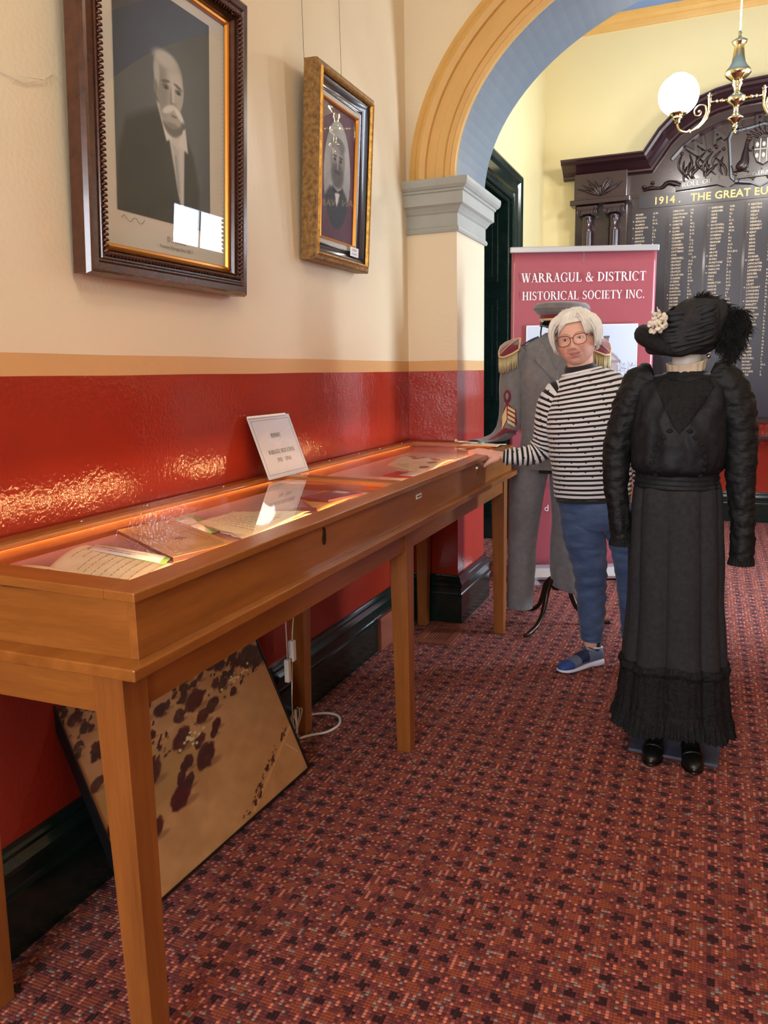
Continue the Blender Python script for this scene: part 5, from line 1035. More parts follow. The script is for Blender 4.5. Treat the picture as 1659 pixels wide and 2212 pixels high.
trunk = MB(); loft(trunk, [(-.0, .0, .80, .14, .10), (0, 0, .95, .15, .11), (-.005, 0, 1.1, .15, .12), (-.02, 0, 1.24, .16, .10), (-.035, .01, 1.33, .12, .08), (-.045, .01, 1.38, .06, .06)], 20, 24, at=False)
shR, elR, wrR = Vector((-.165, .01, 1.27)), Vector((-.218, .028, 1.028)), Vector((-.395, -.005, 1.0))
shL, elL, wrL = Vector((.155, .02, 1.32)), Vector((.20, .05, 1.07)), Vector((.215, .0, .87))
for a, b, c in ((shR, elR, wrR), (shL, elL, wrL)): m_ = (b+c)/2+Vector((0, 0, -.012 if c.x < 0 else 0)); capsule(trunk, a, b, .042, .03); capsule(trunk, b, m_, .03, .027); capsule(trunk, m_, c, .027, .023)
for hp, kn, an_ in (((-.035, .0, .84), (.008, .01, .47), (.02, .08, .07)), ((.12, .03, .84), (.18, .04, .47), (.2, .06, .07))): capsule(trunk, hp, kn, .07, .05); capsule(trunk, kn, an_, .045, .034)
v_, f_ = voxel(trunk, .008, 2); body.add(v_, f_, 0, True)
TH = Matrix.Translation(wrR) @ Matrix.Rotation(R(-14), 4, 'Z') @ Matrix.Rotation(R(5), 4, 'Y') @ Matrix.Rotation(R(10), 4, 'X')
v_, f_ = voxel(hand(.16, 1.1), .0023, 3); body.add([TH @ v for v in v_], f_, 0, True, {'rosy': [.16]*len(v_)})
TH2 = Matrix.Translation(wrL) @ Matrix.Rotation(R(-80), 4, 'Y') @ Matrix.Rotation(R(20), 4, 'X')
v_, f_ = voxel(hand(.5, .7), .0026, 2); body.add([TH2 @ v for v in v_], f_, 0, True)
body.build('body', K['skin'], WO)
# eyes, lids, brows, mouth
def ymin(x, z):                                                   # face surface depth at head-local (x,z)
    m_ = (hy < .0); k = np.argmin(np.where(m_, (hx-x)**2+(hz-z)**2, 9)); return hy.ravel()[k]
for s in (-1, 1):
    ey = ymin(s*.031, .003); e = MB()
    e.ell(HP(s*.031, ey+.0016, .0022), (.0118, .0042, .0044), 20, 12, rot=(HR.to_3x3() @ Matrix.Rotation(R(6*s), 3, 'Y')))
    eye = e.build('eye', K['eyew'], WO)
    e = MB(); e.ell(HP(s*.031-.001, ey-.0016, .0026), (.0054, .0019, .0048), 16, 8, rot=HR.to_3x3()); e.build('iris', K['iris'], eye)
    e = MB(); pts = [(s*(.031+.0145*t), .0024+.0052*(1-t*t)-.0008*t*s) for t in np.linspace(-1, 1, 11)]
    e.tube([HP(x, ymin(x, z)-.0016, z) for x, z in pts], [.0008]+[.0023]*9+[.0008], 8); e.tube([HP(x, ymin(x, z)-.0012, z-.0105+.0035*abs((x-s*.031)/.0145)**2*2) for x, z in pts], [.0006]+[.0014]*9+[.0006], 6); e.build('eyelids', K['skin'], eye)
    e = MB(); e.tube([HP(x, ymin(x, z)-.0032, z+.0012) for x, z in pts], [.0004]+[.0012]*9+[.0004], 5); e.build('lash_line', K['browncov'], eye)
    e = MB(); pts = [(s*(.014+.036*t), .022+.0065*math.sin(PI*min(1, t*.9+.05))) for t in np.linspace(0, 1, 9)]; e.tube([HP(x, ymin(x, z)-.0006, z) for x, z in pts], [.0008, .0014, .0016, .0016, .0015, .0014, .0012, .001, .0005], 6, flat=.5); e.build('eyebrow', K['brow'], WO)
w = MB(); pts = [(.0225*t, -.0642+.0036*t*t+.0006*math.sin(3*t)) for t in np.linspace(-1, 1, 15)]
w.tube([HP(x, ymin(x, z)-.0004, z) for x, z in pts], [.0004]+[.0009, .0013, .0016]+[.0017]*7+[.0016, .0013, .0009]+[.0004], 6, flat=.9); w.build('mouth_opening', K['dark'], WO)
w = MB(); pts = [(.012*t, -.0627+.0012*t*t) for t in np.linspace(-1, 1, 9)]; w.tube([HP(x, ymin(x, z)-.0016, z) for x, z in pts], [.0003]+[.0011]*7+[.0003], 6, flat=.8)
w.build('teeth', K['eyew'], WO)
# spectacles
gl = MB(); gy = -.112; ln = MB()
for s in (-1, 1):
    ring = []
    for k in range(32):
        q = 2*PI*k/32; c, s_ = math.cos(q), math.sin(q); rx, rz = .0282, (.0195 if s_ > 0 else .0235); e = .84
        x = .0335+math.copysign(abs(c)**e, c)*rx; z = -.0015+math.copysign(abs(s_)**e, s_)*rz+.005*max(c, 0)*(1 if s_ > -.2 else 0); ring.append((s*x, gy+.35*(x-.01)**2*6, z))
    gl.tube([HP(*p) for p in ring]+[HP(*ring[0])], .00145, 8, cap=False); ln.add([HP(*p) for p in ring]+[HP(s*.0335, gy+.001, 0)], [(k, (k+1) % 32, 32) for k in range(32)], 0, True)
    gl.tube([HP(s*.059, gy+.006, .008), HP(s*.066, gy+.012, .009), HP(s*.0745, gy+.06, .006), HP(s*.079, .0, .002)], [.002, .002, .0014, .0012], 8)
gl.tube([HP(-.009, gy+.001, .003), HP(-.004, gy-.0015, .0065), HP(.004, gy-.0015, .0065), HP(.009, gy+.001, .003)], .0013, 8)
sp_o = gl.build('spectacles', K['rim'], WO); ln.build('lenses', K['lens'], sp_o)
# hair: a close cap plus layered locks
gx, gy_, gz_, _, _, _, _ = headpts(96, 70, .013); hm = MB(); nvh, nuh = 70, 96
X0, Y0, Z0 = gx.copy(), gy_.copy(), gz_.copy()
keep = lambda x, y, z: (z > .066+.9*max(0, -x-.02)*-.3 and y < 0) or (y > -.052+.2*max(0, z) and z > -.045-.0*y) or (z > .04 and abs(x) > .06)
fl = []
for j in range(nvh):
    for i in range(nuh):
        ids = (j*nuh+i, j*nuh+(i+1) % nuh, (j+1)*nuh+(i+1) % nuh, (j+1)*nuh+i)
        if all(keep(gx.ravel()[k], gy_.ravel()[k], gz_.ravel()[k]) for k in ids): fl.append(ids)
hm.add([HT @ Vector(p) for p in zip(gx.ravel(), gy_.ravel(), gz_.ravel())], fl, 0, True)
rh = random.Random(11)
def scalp(d, off):
    d = d.normalized(); x, y, z = d; lowz = max(0, -z); return Vector((x*(.0765+off), y*(.096+off)*(1-.25*lowz*(y > 0)), z*(.114+off)))
def lock(a, b, off0, off1, n=9, rad=.0031, out=.012, sidekick=0):
    a, b = Vector(a).normalized(), Vector(b).normalized(); pts = []; sd = a.cross(b).normalized()
    for k in range(n):
        t = k/(n-1); d = a.slerp(b, t); o = off0+(off1-off0)*t+out*math.sin(PI*min(1, t*1.1))+rh.uniform(-.0012, .0012); p = scalp(d, o)+sd*sidekick*math.sin(PI*t); pts.append(HT @ p)
    hm.tube(pts, [rad*(.5+.9*math.sin(PI*min(.92, (k+.6)/n))) for k in range(n)], 6, flat=.6)
part = Vector((.012, -.045, .1))
for k in range(1100):                                             # sides and back
    phi = rh.uniform(-.25, PI+.25); e = Vector((math.cos(phi)*1.05, math.sin(phi), rh.uniform(-.44, .02)-.12*math.sin(phi)))
    a = Vector((rh.gauss(.1, .3), rh.gauss(.1, .45), 1.05)); lock(a, e, .006, .013+rh.uniform(0, .008), out=rh.uniform(.006, .02), sidekick=rh.uniform(-.008, .008))
for k in range(420):                                             # full waves by the temples and cheeks
    s = rh.choice((-1, 1)); e = Vector((s*rh.uniform(.93, 1.05), rh.uniform(-.45, .25), rh.uniform(-.34, .1))); a = Vector((s*.5+.12, rh.uniform(-.5, .1), .9)); lock(a, e, .01, .018+rh.uniform(0, .009), out=rh.uniform(.01, .026), rad=.003, sidekick=rh.uniform(-.006, .006))
for k in range(380):                                             # fringe swept to the left of the picture
    t = rh.random(); a = Vector((.22+.15*rh.random(), -.45+.3*rh.random(), 1)); ex = -.82+1.0*t; e = Vector((ex, -.86+.25*abs(ex), .58-.42*max(0, -ex-.12)+.12*t+rh.uniform(-.05, .05))); lock(a, e, .01, .006, out=rh.uniform(.006, .018), rad=.0028)
for k in range(200):                                              # swept back on the other side
    a = Vector((.18, -.55, .98)); e = Vector((rh.uniform(.62, .97), rh.uniform(-.8, -.3), rh.uniform(.1, .65))); lock(a, e, .008, .012, out=rh.uniform(.012, .026), rad=.0028)
hm.build('hair', K['hair'], WO)
# clothes
cl = MB(); wr = lambda u, q, p: .004*nz(p, 9, 2)+.0045*nz((p[0], p[1], p[2]*2.2), 7, 5)
loft(cl, [(.006, .0, .822, .168, .125, .05), (.004, -.004, .88, .171, .132, .05), (-.006, -.006, .98, .172, .14, .06), (-.012, -.01, 1.08, .18, .148, .08), (-.018, -.006, 1.18, .188, .142, .10), (-.022, .0, 1.27, .186, .122, .15), (-.03, .006, 1.325, .155, .1, .2), (-.042, .01, 1.362, .11, .082, .2), (-.052, .008, 1.375, .083, .072, .2)], 90, 84, wr, cap=False)
o = cl.build('striped_jumper', K['stripe'], WO)
w = MB(); q0 = [(-.052+.083*math.cos(a)*math.cos(.2), .008+.074*math.sin(a), 1.374+.083*math.cos(a)*math.sin(.2)) for a in np.linspace(0, 2*PI, 49)]; w.tube(q0, .0062, 8, cap=False); w.build('neckband', K['wpaper'], o)
w = MB(); loft(w, [(-.052, .008, 1.362, .08, .07, .2), (-.055, .004, 1.378, .073, .066, .2), (-.062, -.002, 1.392, .066, .064, .17), (-.064, -.002, 1.408, .062, .062, .15)], 14, 48, lambda u, q, p: .0015*nz(p, 30), cap=False); w.v = [(x, y, z+.16*y) for x, y, z in w.v]; w.build('black_turtleneck', K['blackknit'], WO, solid=.004)
w = MB(); loft(w, [(.006, .0, .806, .164, .121, .05), (.006, 0, .85, .164, .122, .05)], 4, 48, cap=False); w.build('black_undershirt_hem', K['blackknit'], WO)
def arm(name, pts, n=60, wr_amp=.006, m_=K['stripe']):
    w = MB(); loft(w, pts, n, 40, lambda u, q, p: wr_amp*nz((p[0]*1.6, p[1], p[2]*1.6), 17, 3)+wr_amp*.6*math.sin(u*70+q)*(1 if .35 < u < .95 else .25), limb=True, cap=False); return w.build(name, m_, WO)
arm('sleeve', [(-.10, .01, 1.285, .035, .05), (-.155, .008, 1.272, .066, .07), (-.19, .01, 1.18, .062, .062), (-.205, .022, 1.10, .055, .056), (-.222, .03, 1.035, .052, .052), (-.262, .02, 1.005, .046, .048), (-.31, .008, 1.0, .042, .044), (-.355, .0, .997, .038, .04), (-.384, -.004, .998, .035, .037)])
arm('sleeve', [(.125, .015, 1.335, .05, .06), (.15, .02, 1.30, .06, .066), (.175, .03, 1.22, .058, .06), (.19, .04, 1.13, .052, .055), (.2, .045, 1.05, .048, .05), (.21, .03, .96, .042, .045), (.215, .005, .88, .036, .038)])
w = MB(); w.tube([(-.380, -.004, .998), (-.392, -.005, .999)], [.031, .029], 24); w.build('cuff_lining', K['blackknit'], WO)
# jeans
w = MB(); cr = lambda sd: (lambda u, q, p: .0035*nz(p, 14, sd)+.0028*math.sin(u*75+2*math.sin(q+sd)+4*nz(p, 6, sd))*(.4+1.6*abs(nz(p, 5, sd)))+.003*nz((p[0], p[1], p[2]*2.5), 22, sd))
loft(w, [(.02, .0, .9, .145, .105), (.015, .0, .84, .155, .115), (.018, .005, .74, .158, .118), (.02, .01, .68, .14, .11)], 16, 60, cr(1)); 
loft(w, [(-.045, .0, .80, .093, .098), (-.038, -.002, .72, .094, .096), (-.022, -.006, .62, .094, .092), (-.006, .0, .54, .083, .085), (.006, .01, .46, .075, .08), (.012, .03, .36, .068, .074), (.018, .055, .24, .06, .064), (.02, .072, .16, .053, .057), (.021, .076, .128, .052, .056)], 90, 48, cr(2))
loft(w, [(.115, .02, .80, .088, .1), (.13, .022, .70, .082, .096), (.16, .03, .6, .076, .09), (.185, .036, .48, .072, .082), (.2, .045, .34, .066, .074), (.208, .055, .2, .056, .062), (.21, .06, .13, .054, .058)], 80, 48, cr(3))
w.build('jeans', K['denim'], WO)
def trainer(loc, rz):
    r = bpy.data.objects.new('trainer', None); COL.objects.link(r); r.parent = WO; r.location = loc; r.rotation_euler = (0, 0, rz); r.scale = (.93, .93, .93); r.empty_display_size = .03
    w = MB(); shoe(w, [(.082, .02, .0, .03, 0), (.075, .034, .0, .04, 0), (.04, .037, .0, .038, 0), (0, .033, .002, .034, .0), (-.06, .04, .0, .028, 0), (-.11, .046, .0, .026, 0), (-.155, .042, .002, .024, .004), (-.185, .026, .008, .024, .008), (-.193, .01, .012, .02, .009)]); w.build('sole', K['sole'], r)
    w = MB(); shoe(w, [(.08, .02, .03, .07, 0), (.072, .032, .028, .098, 0), (.045, .034, .028, .102, 0), (.01, .033, .026, .098, .0), (-.03, .035, .024, .086, 0), (-.07, .038, .02, .07, 0), (-.11, .042, .016, .056, .002), (-.15, .038, .016, .045, .004), (-.18, .024, .018, .036, .008), (-.189, .008, .02, .028, .009)]); up_ = w.build('upper', K['mesh'], r)
    w = MB(); shoe(w, [(-.118, .0425, .014, .055, .002), (-.15, .0392, .015, .047, .004), (-.18, .0252, .017, .0378, .008), (-.191, .009, .019, .03, .009)]); w.build('toe_cap', K['shoeblue'], r)
    w = MB(); shoe(w, [(-.02, .0365, .03, .09, 0), (-.045, .0375, .03, .082, 0), (-.07, .0395, .028, .0735, 0)]); w.build('lace_panel', K['navy'], r)
    w = MB(); w.tube([(.033*math.cos(a), .04+.036*math.sin(a), .1-.004*math.sin(a)) for a in np.linspace(0, 2*PI, 25)], .005, 8, cap=False); w.build('collar', K['sole'], r)
    w = MB()
    for k in range(5): y = -.016-.014*k; z = .1-.0085*k; w.tube([(-.024, y, z-.012), (0, y-.006, z), (.024, y, z-.012)], .0026, 6)
    w.tube(catmull([(0, -.01, .1), (-.03, -.02, .115), (-.045, .0, .1), (-.01, -.005, .1), (.03, -.02, .112), (.045, .005, .098), (0, -.01, .1)], 30), .002, 6); w.tube([(0, -.01, .1), (-.03, -.035, .104), (-.06, -.05, .1)], .002, 6); w.build('laces', K['denim'], r)
    MB().tube([(0, .04, .08), (0, .04, .15)], [.031, .032], 20).build('sock', K['blackknit'], r); return r
trainer((.008, .056, 0), R(-50)); trainer((.215, .05, 0), R(8))

# ------------------------------------------------------------------ mannequin in the black dress
DR = thing('dressed_mannequin', 'headless mannequin in black Edwardian blouse, long skirt and feathered hat', 'mannequin', (1.46, 2.9, 0), R(1.28))
w = MB().prism([(-.155, -.075), (.15, -.11), (.165, .10), (-.14, .12)], (0, 0, .002), (1, 0, 0), (0, 1, 0), (0, 0, .012)); w.build('base_board', K['slab'], DR, bev=.003)
w = MB(); loft(w, [(-.03, .0, .95, .11, .09), (-.03, 0, 1.03, .1, .085), (-.03, 0, 1.2, .13, .1), (-.02, 0, 1.33, .14, .08), (-.016, .005, 1.365, .07, .06), (-.014, 0, 1.38, .05, .052), (-.012, 0, 1.48, .046, .048)], 30, 32, at=False)
for x in (-.075, .045): w.tube([(x, -.02, .05), (x*.9, 0, .5), (x*.9, 0, .97)], [.03, .05, .07], 16)
w.build('mannequin_form', K['mann'], DR)
def pleat(u, q, p):
    k = .2+u; t = math.sin(5.5*q+.9*math.sin(2*q)+.6*nz((p[0], p[1], .3), 3)); return k*(.03*(abs(t)**.45-.72))+.005*nz(p, 6, 8)
w = MB(); loft(w, [(-.03, 0, 1.035, .122, .10), (-.028, 0, .985, .138, .115), (-.027, 0, .93, .145, .125), (-.024, 0, .8, .152, .135), (-.018, 0, .6, .158, .15), (-.014, 0, .45, .165, .158), (-.012, 0, .34, .172, .165)], 60, 150, pleat, cap=False); sk = w.build('long_skirt', K['blackcotton'], DR)
w = MB(); ruf = lambda a: (lambda u, q, p: pleat(.9, q, p)+a*(.3+u)*(math.sin(46*q+3*nz(p, 14))*.6+nz(p, 40, 3)))
loft(w, [(-.012, 0, .355, .174, .167), (-.012, 0, .28, .18, .172), (-.011, 0, .19, .188, .18), (-.01, 0, .15, .192, .184)], 26, 220, ruf(.0045), cap=False)
w.build('lace_flounce', K['lace'], sk)
w = MB(); loft(w, [(-.01, 0, .19, .19, .182), (-.01, 0, .15, .199, .19), (-.01, 0, .115, .206, .197)], 12, 260, lambda u, q, p: pleat(.9, q, p)+.011*u*math.sin(60*q+2*nz(p, 10))+.004*nz(p, 50), cap=False); 
w.v = [(x, y, z+.022*math.sin(2.2*x*8+1)*max(0, 1)*.6-(.012 if x > .1 else 0)) for x, y, z in w.v]; w.build('gathered_hem', K['lace'], sk)
w = MB(); loft(w, [(-.012, 0, .372, .172, .166), (-.012, 0, .352, .183, .176), (-.012, 0, .332, .174, .168)], 10, 220, lambda u, q, p: pleat(.85, q, p)+.006*nz(p, 60, 2)+.003*math.sin(80*q), cap=False); w.v = [(x, y, z+(.02*abs(math.sin(9*x)))*(-1)) for x, y, z in w.v]; w.build('ruched_trim', K['lace'], sk)
def bl(u, q, p):
    fr = max(0, -math.sin(q)); v = (1-min(1, abs(p[0]+.03)/.1)); return .004*nz(p, 8, 6)+fr*.0026*math.sin(p[0]*95+4*nz(p, 7)+3*nz(p, 16))*(1 if u < .6 else .2)*(.4+abs(math.sin(u*PI)))+.006*nz(p, 15, 1)+.0025*nz(p, 34, 1)
w = MB(); loft(w, [(-.03, -.005, 1.02, .128, .108), (-.03, -.012, 1.045, .15, .132), (-.03, -.014, 1.10, .156, .138), (-.03, -.012, 1.18, .155, .134), (-.03, -.004, 1.27, .158, .118), (-.026, .0, 1.325, .155, .095), (-.02, .004, 1.352, .12, .08), (-.015, .004, 1.364, .075, .066), (-.013, .002, 1.37, .064, .06)], 90, 120, bl, cap=False); bo = w.build('black_blouse', K['blacksat'], DR)
w = MB(); loft(w, [(-.03, 0, .975, .142, .12), (-.03, 0, 1.0, .139, .117), (-.03, 0, 1.035, .136, .116)], 12, 90, lambda u, q, p: .003*math.sin(u*22+q)+.003*nz(p, 12), cap=False); w.build('sash_belt', K['blacksat'], DR)
def yoke(w, tree): pass
tr = bvh_of([bo]); w = MB(); conform(w, tr, [(-.085, 1.352), (-.01, 1.335), (.055, 1.352), (.075, 1.32), (.04, 1.26), (.0, 1.2), (-.025, 1.17), (-.05, 1.2), (-.085, 1.27), (-.11, 1.33)], .004, .009); yk = w.build('lace_yoke', K['lace'], bo, solid=.003)
w = MB()
for sx in (-1, 1):
    for k in range(9):
        t = k/8; x = -.025+sx*(.012+.07*math.sin(t*2.2)); z = 1.2-.17*t; h = tr.ray_cast(Vector((x, -1, z)), Vector((0, 1, 0)))[0]
        if h: w.ell((h.x, h.y-.003, h.z), (.009, .002, .008), 10, 6); w.tube([(h.x-.01, h.y-.002, h.z), (h.x, h.y-.004, h.z+.008), (h.x+.01, h.y-.002, h.z-.003)], .0015, 5)
w.build('lace_rosettes', K['lace'], bo)
def dsleeve(pts, sd, name='ruched_sleeve'):
    w = MB(); loft(w, pts, 110, 56, lambda u, q, p: .0055*(1-.35*u)*nz((p[0], p[1], p[2]*1.5), 24, sd)+.0042*nz(p, 50, sd)+.003*nz((p[0]*.6, p[1]*.6, p[2]*2), 70, sd), limb=True, cap=False); return w.build(name, K['ruch'], DR, solid=.003)
s1 = dsleeve([(-.115, .0, 1.352, .045, .06), (-.155, .0, 1.335, .058, .066), (-.188, -.002, 1.27, .056, .062), (-.213, -.004, 1.19, .05, .056), (-.23, -.008, 1.11, .048, .052), (-.232, -.014, 1.03, .045, .048), (-.228, -.02, .95, .038, .042), (-.214, -.026, .86, .035, .038), (-.205, -.03, .775, .036, .038)], 3)
s2 = dsleeve([(.06, .0, 1.357, .045, .06), (.1, .0, 1.34, .058, .066), (.138, -.002, 1.28, .06, .064), (.158, -.004, 1.2, .054, .058), (.17, -.008, 1.1, .05, .053), (.172, -.014, 1.02, .047, .048), (.18, -.02, .93, .041, .042), (.188, -.026, .83, .037, .038), (.188, -.03, .73, .038, .04)], 9)
for s_, cx_, cz_ in ((s1, -.205, .775), (s2, .188, .73)):
    w = MB(); loft(w, [(cx_, -.03, cz_+.02, .037, .04), (cx_, -.03, cz_-.012, .041, .044)], 6, 80, lambda u, q, p: .004*u*math.sin(24*q), cap=False); w.build('lace_cuff', K['lace'], s_)
w = MB()
for k in range(7): w.tube([(-.214+.003*k, -.072+.0*k, .93-.022*k), (-.196+.002*k, -.073, .928-.022*k)], .003, 6)
w.build('cuff_buttons', K['lace'], s1)
w = MB(); loft(w, [(-.014, .002, 1.372, .058, .056, .08), (-.014, .0, 1.392, .061, .058, .1), (-.014, -.002, 1.408, .064, .061, .12)], 8, 60, lambda u, q, p: .0025*math.sin(16*q), cap=False); w.v = [(x, y, z-.014*max(0, -y)/.06) for x, y, z in w.v]; w.build('cream_neck_lining', K['collarcr'], DR, solid=.003)
# hat
w = MB(); HRt = Matrix.Rotation(R(16), 3, 'Y')
def hatdisp(u, q, p): return .006*nz(p, 12, 4)+.006*math.sin(8*q+6*u+3*nz(p, 8))*(.3+.7*math.sin(PI*u))
loft(w, [(-.025, -.0, 1.425, .070, .075, .0), (-.03, -.005, 1.435, .10, .105, .05), (-.03, -.005, 1.455, .112, .115, .08), (-.022, .0, 1.49, .118, .112, .2), (-.008, .0, 1.53, .112, .108, .24), (.006, .002, 1.57, .092, .092, .2), (.012, .004, 1.6, .058, .06, .1), (.0, .004, 1.612, .012, .012, .0)], 60, 90, hatdisp); ht = w.build('draped_hat', K['blackcotton'], DR)
w = MB(); rrb = [(-.03+.102*math.cos(a)-.022*max(0, -math.cos(a)), -.01+.108*math.sin(a), 1.442+.055*max(0, -math.cos(a))**1.5-.012*max(0, -math.sin(a))+.03*max(0, math.cos(a))) for a in np.linspace(0, 2*PI, 41)]
w.tube(rrb, [.014+.02*max(0, -math.cos(a))-.004*max(0, math.cos(a)) for a in np.linspace(0, 2*PI, 41)], 14, cap=False); w.build('fur_brim', K['lace'], ht)
w = MB()
for k in range(9):
    z0 = 1.45+.014*k; w.tube(catmull([(-.14+.01*k, -.045, z0+.02), (-.08, -.118+.003*k, z0-.012+.006*math.sin(k)), (-.0, -.122+.004*k, z0+.0), (.07, -.085, z0+.022+.006*math.sin(k*2))], 20), [.002]+[.0085+.003*math.sin(i*.9+k) for i in range(18)]+[.002], 8, flat=.45)
w.build('silk_drape', K['blacksat'], ht)
w = MB(); rf = random.Random(3)                                   # ostrich plume
spines = [catmull([(.03, .01, 1.6), (.085, .0, 1.585), (.135, -.01, 1.54), (.15, -.01, 1.47), (.125, 0, 1.425)], 40), catmull([(.06, .0, 1.56), (.11, -.02, 1.545), (.15, -.02, 1.555), (.165, -.01, 1.51), (.14, 0, 1.47)], 40), catmull([(.05, .02, 1.52), (.1, .0, 1.5), (.13, -.02, 1.46), (.115, -.01, 1.41)], 40), catmull([(.0, .0, 1.60), (.03, -.02, 1.61), (.07, -.02, 1.59), (.1, -.02, 1.54)], 40), catmull([(.06, .0, 1.53), (.09, -.01, 1.52), (.12, -.02, 1.51), (.13, -.01, 1.45)], 40), catmull([(.05, .0, 1.49), (.08, -.01, 1.47), (.1, -.02, 1.45), (.13, -.01, 1.43)], 40)]
for sp3 in spines:
    w.tube(sp3, .0022, 5)
    for i in range(1, 39):
        p = Vector(sp3[i]); t = (Vector(sp3[i+1])-Vector(sp3[i-1])).normalized()
        for k in range(26):
            d = Vector((rf.gauss(0, 1), rf.gauss(0, 1), rf.gauss(-.25, 1))).normalized(); d = (d-t*d.dot(t)*.5+t*.5).normalized(); L = rf.uniform(.012, .034); w.tube([p, p+d*L*.55, p+d*L*1.15+Vector((0, 0, -.009))], [.0016, .0013, .0005], 3, cap=False)
w.build('ostrich_plume', K['feather'], ht)
w = MB(); fc = Vector((-.108, -.125, 1.528)); rf = random.Random(8)
for k in range(34):
    q = rf.random()*2*PI; r_ = .033*math.sqrt(rf.random()); c = fc+Vector((r_*math.cos(q)*.85, rf.uniform(-.01, .006), r_*math.sin(q)*1.1)); w.ell(c, (rf.uniform(.007, .012), .0035, rf.uniform(.006, .011)), 9, 6, rot=Matrix.Rotation(rf.uniform(-1, 1), 3, 'X') @ Matrix.Rotation(rf.uniform(-1.2, 1.2), 3, 'Z'))
w.tube([fc+Vector((.0, 0, .03)), fc+Vector((-.003, -.003, .05))], .0015, 5); w.build('silk_flower', K['petal'], ht)
MB().ell((.052, -.05, 1.418), .008, 14, 10).build('hatpin_bead', K['steel'], ht)
def boot(x, y, rz):
    r = bpy.data.objects.new('boot', None); COL.objects.link(r); r.parent = DR; r.location = (x, y, .0); r.rotation_euler = (0, 0, rz); r.empty_display_size = .03
    w = MB(); shoe(w, [(.07, .018, .0, .02, 0), (.05, .028, .0, .02, 0), (.02, .024, .006, .014, 0), (-.04, .032, .001, .01, 0), (-.09, .037, .0, .009, 0), (-.13, .028, .001, .01, 0), (-.152, .01, .003, .011, 0)]); w.build('boot_sole', K['leather'], r)
    w = MB(); shoe(w, [(.066, .018, .012, .08, 0), (.055, .028, .012, .13, 0), (.03, .03, .012, .14, 0), (0, .03, .01, .12, 0), (-.03, .032, .009, .09, 0), (-.06, .035, .008, .068, 0), (-.09, .036, .008, .056, 0), (-.12, .031, .008, .045, 0), (-.14, .02, .008, .034, 0), (-.152, .006, .01, .022, 0)])
    loft(w, [(0, .025, .09, .034, .04), (0, .024, .15, .034, .042), (0, .024, .25, .04, .048)], 12, 28, at=False); up_ = w.build('boot_upper', K['leather'], r)
    w = MB(); shoe(w, [(-.078, .0368, .008, .064, 0), (-.084, .0375, .008, .0625, 0), (-.09, .037, .008, .0585, 0)]); w.build('toe_seam', K['leather'], r)
    w = MB()
    for k in range(9): z = .075+.016*k; y0 = -.046+.007*k if k < 5 else -.017; w.tube([(-.014, y0, z), (.014, y0-.002, z+.01)], .0022, 5); w.tube([(.014, y0, z), (-.014, y0-.002, z+.01)], .0022, 5)
    w.tube(catmull([(0, -.05, .085), (-.02, -.062, .095), (-.01, -.055, .075), (.018, -.062, .092), (.008, -.05, .075)], 16), .002, 5); w.build('boot_laces', K['black'], r); return r
boot(-.062, -.02, R(-4)); boot(.055, -.035, R(7))

# ------------------------------------------------------------------ mannequin in the grey bandsman's uniform
UN = thing('dressed_mannequin', 'mannequin in grey dress uniform with fringed epaulettes and peaked cap behind the person', 'mannequin', (.84, 4.22, 0), R(9.2))
w = MB(); w.tube([(-.045, 0, .2), (-.045, 0, 1.0)], .014, 12); w.lathe([(.02, .2), (.034, .22), (.03, .26), (.018, .28)], 20, (-.045, 0, 0)); w.build('stand_pole', K['bronze'], UN)
for ang, L in ((-118, .30), (8, .30), (128, .28)):
    q = R(ang); c, s = math.cos(q), math.sin(q); p0 = Vector((-.055, 0, .26)); pr = [(.012, .0), (.045, -.01), (.08, -.05), (.1, -.11), (.13, -.17), (.18, -.215), (.24, -.235), (.29, -.243), (.305, -.236)]
    w = MB(); w.tube(catmull([p0+Vector((c*a, s*a, b)) for a, b in pr], 30), [.016]*6+[.019]*8+[.016]*10+[.014]*4+[.012, .006], 10, flat=.75); w.build('leg', K['bronze'], UN)
w = MB(); loft(w, [(-.075, 0, .85, .15, .1), (-.075, 0, 1.2, .15, .11), (-.075, 0, 1.42, .17, .09), (-.065, 0, 1.5, .1, .07), (-.06, 0, 1.54, .055, .058), (-.055, -.005, 1.66, .06, .07)], 24, 28, at=False); w.build('torso_form', K['blackknit'], UN)
tf = lambda sd: (lambda u, q, p: .006*nz((p[0], p[1], p[2]*.5), 9, sd)+.010*math.exp(-((math.cos(q+PI/2)-1)/.02)**2)*0+.004*nz(p, 22, sd)*u)
w = MB(); loft(w, [(-.185, .0, .93, .105, .1), (-.205, 0, .8, .098, .1), (-.225, -.0, .6, .085, .095), (-.235, -.0, .4, .075, .09), (-.24, 0, .2, .07, .088), (-.24, 0, .095, .069, .088)], 60, 48, tf(4), cap=False)
loft(w, [(.01, 0, .93, .11, .1), (.01, 0, .8, .1, .1), (.012, 0, .6, .09, .095), (.015, .0, .45, .096, .09), (.02, 0, .32, .098, .09), (.02, .0, .2, .09, .088)], 50, 48, tf(7), cap=False)
w.v = [(x, y, z+(.07*(.05-x)*4*max(0, (.45-z)/.25) if x > -.1 and z < .45 else 0)) for x, y, z in w.v]
trs = w.build('grey_trousers', K['wool'], UN, solid=.004)
w = MB(); jf = lambda u, q, p: .005*nz(p, 7, 5)+.003*nz((p[0], p[1], p[2]*.4), 18, 2)
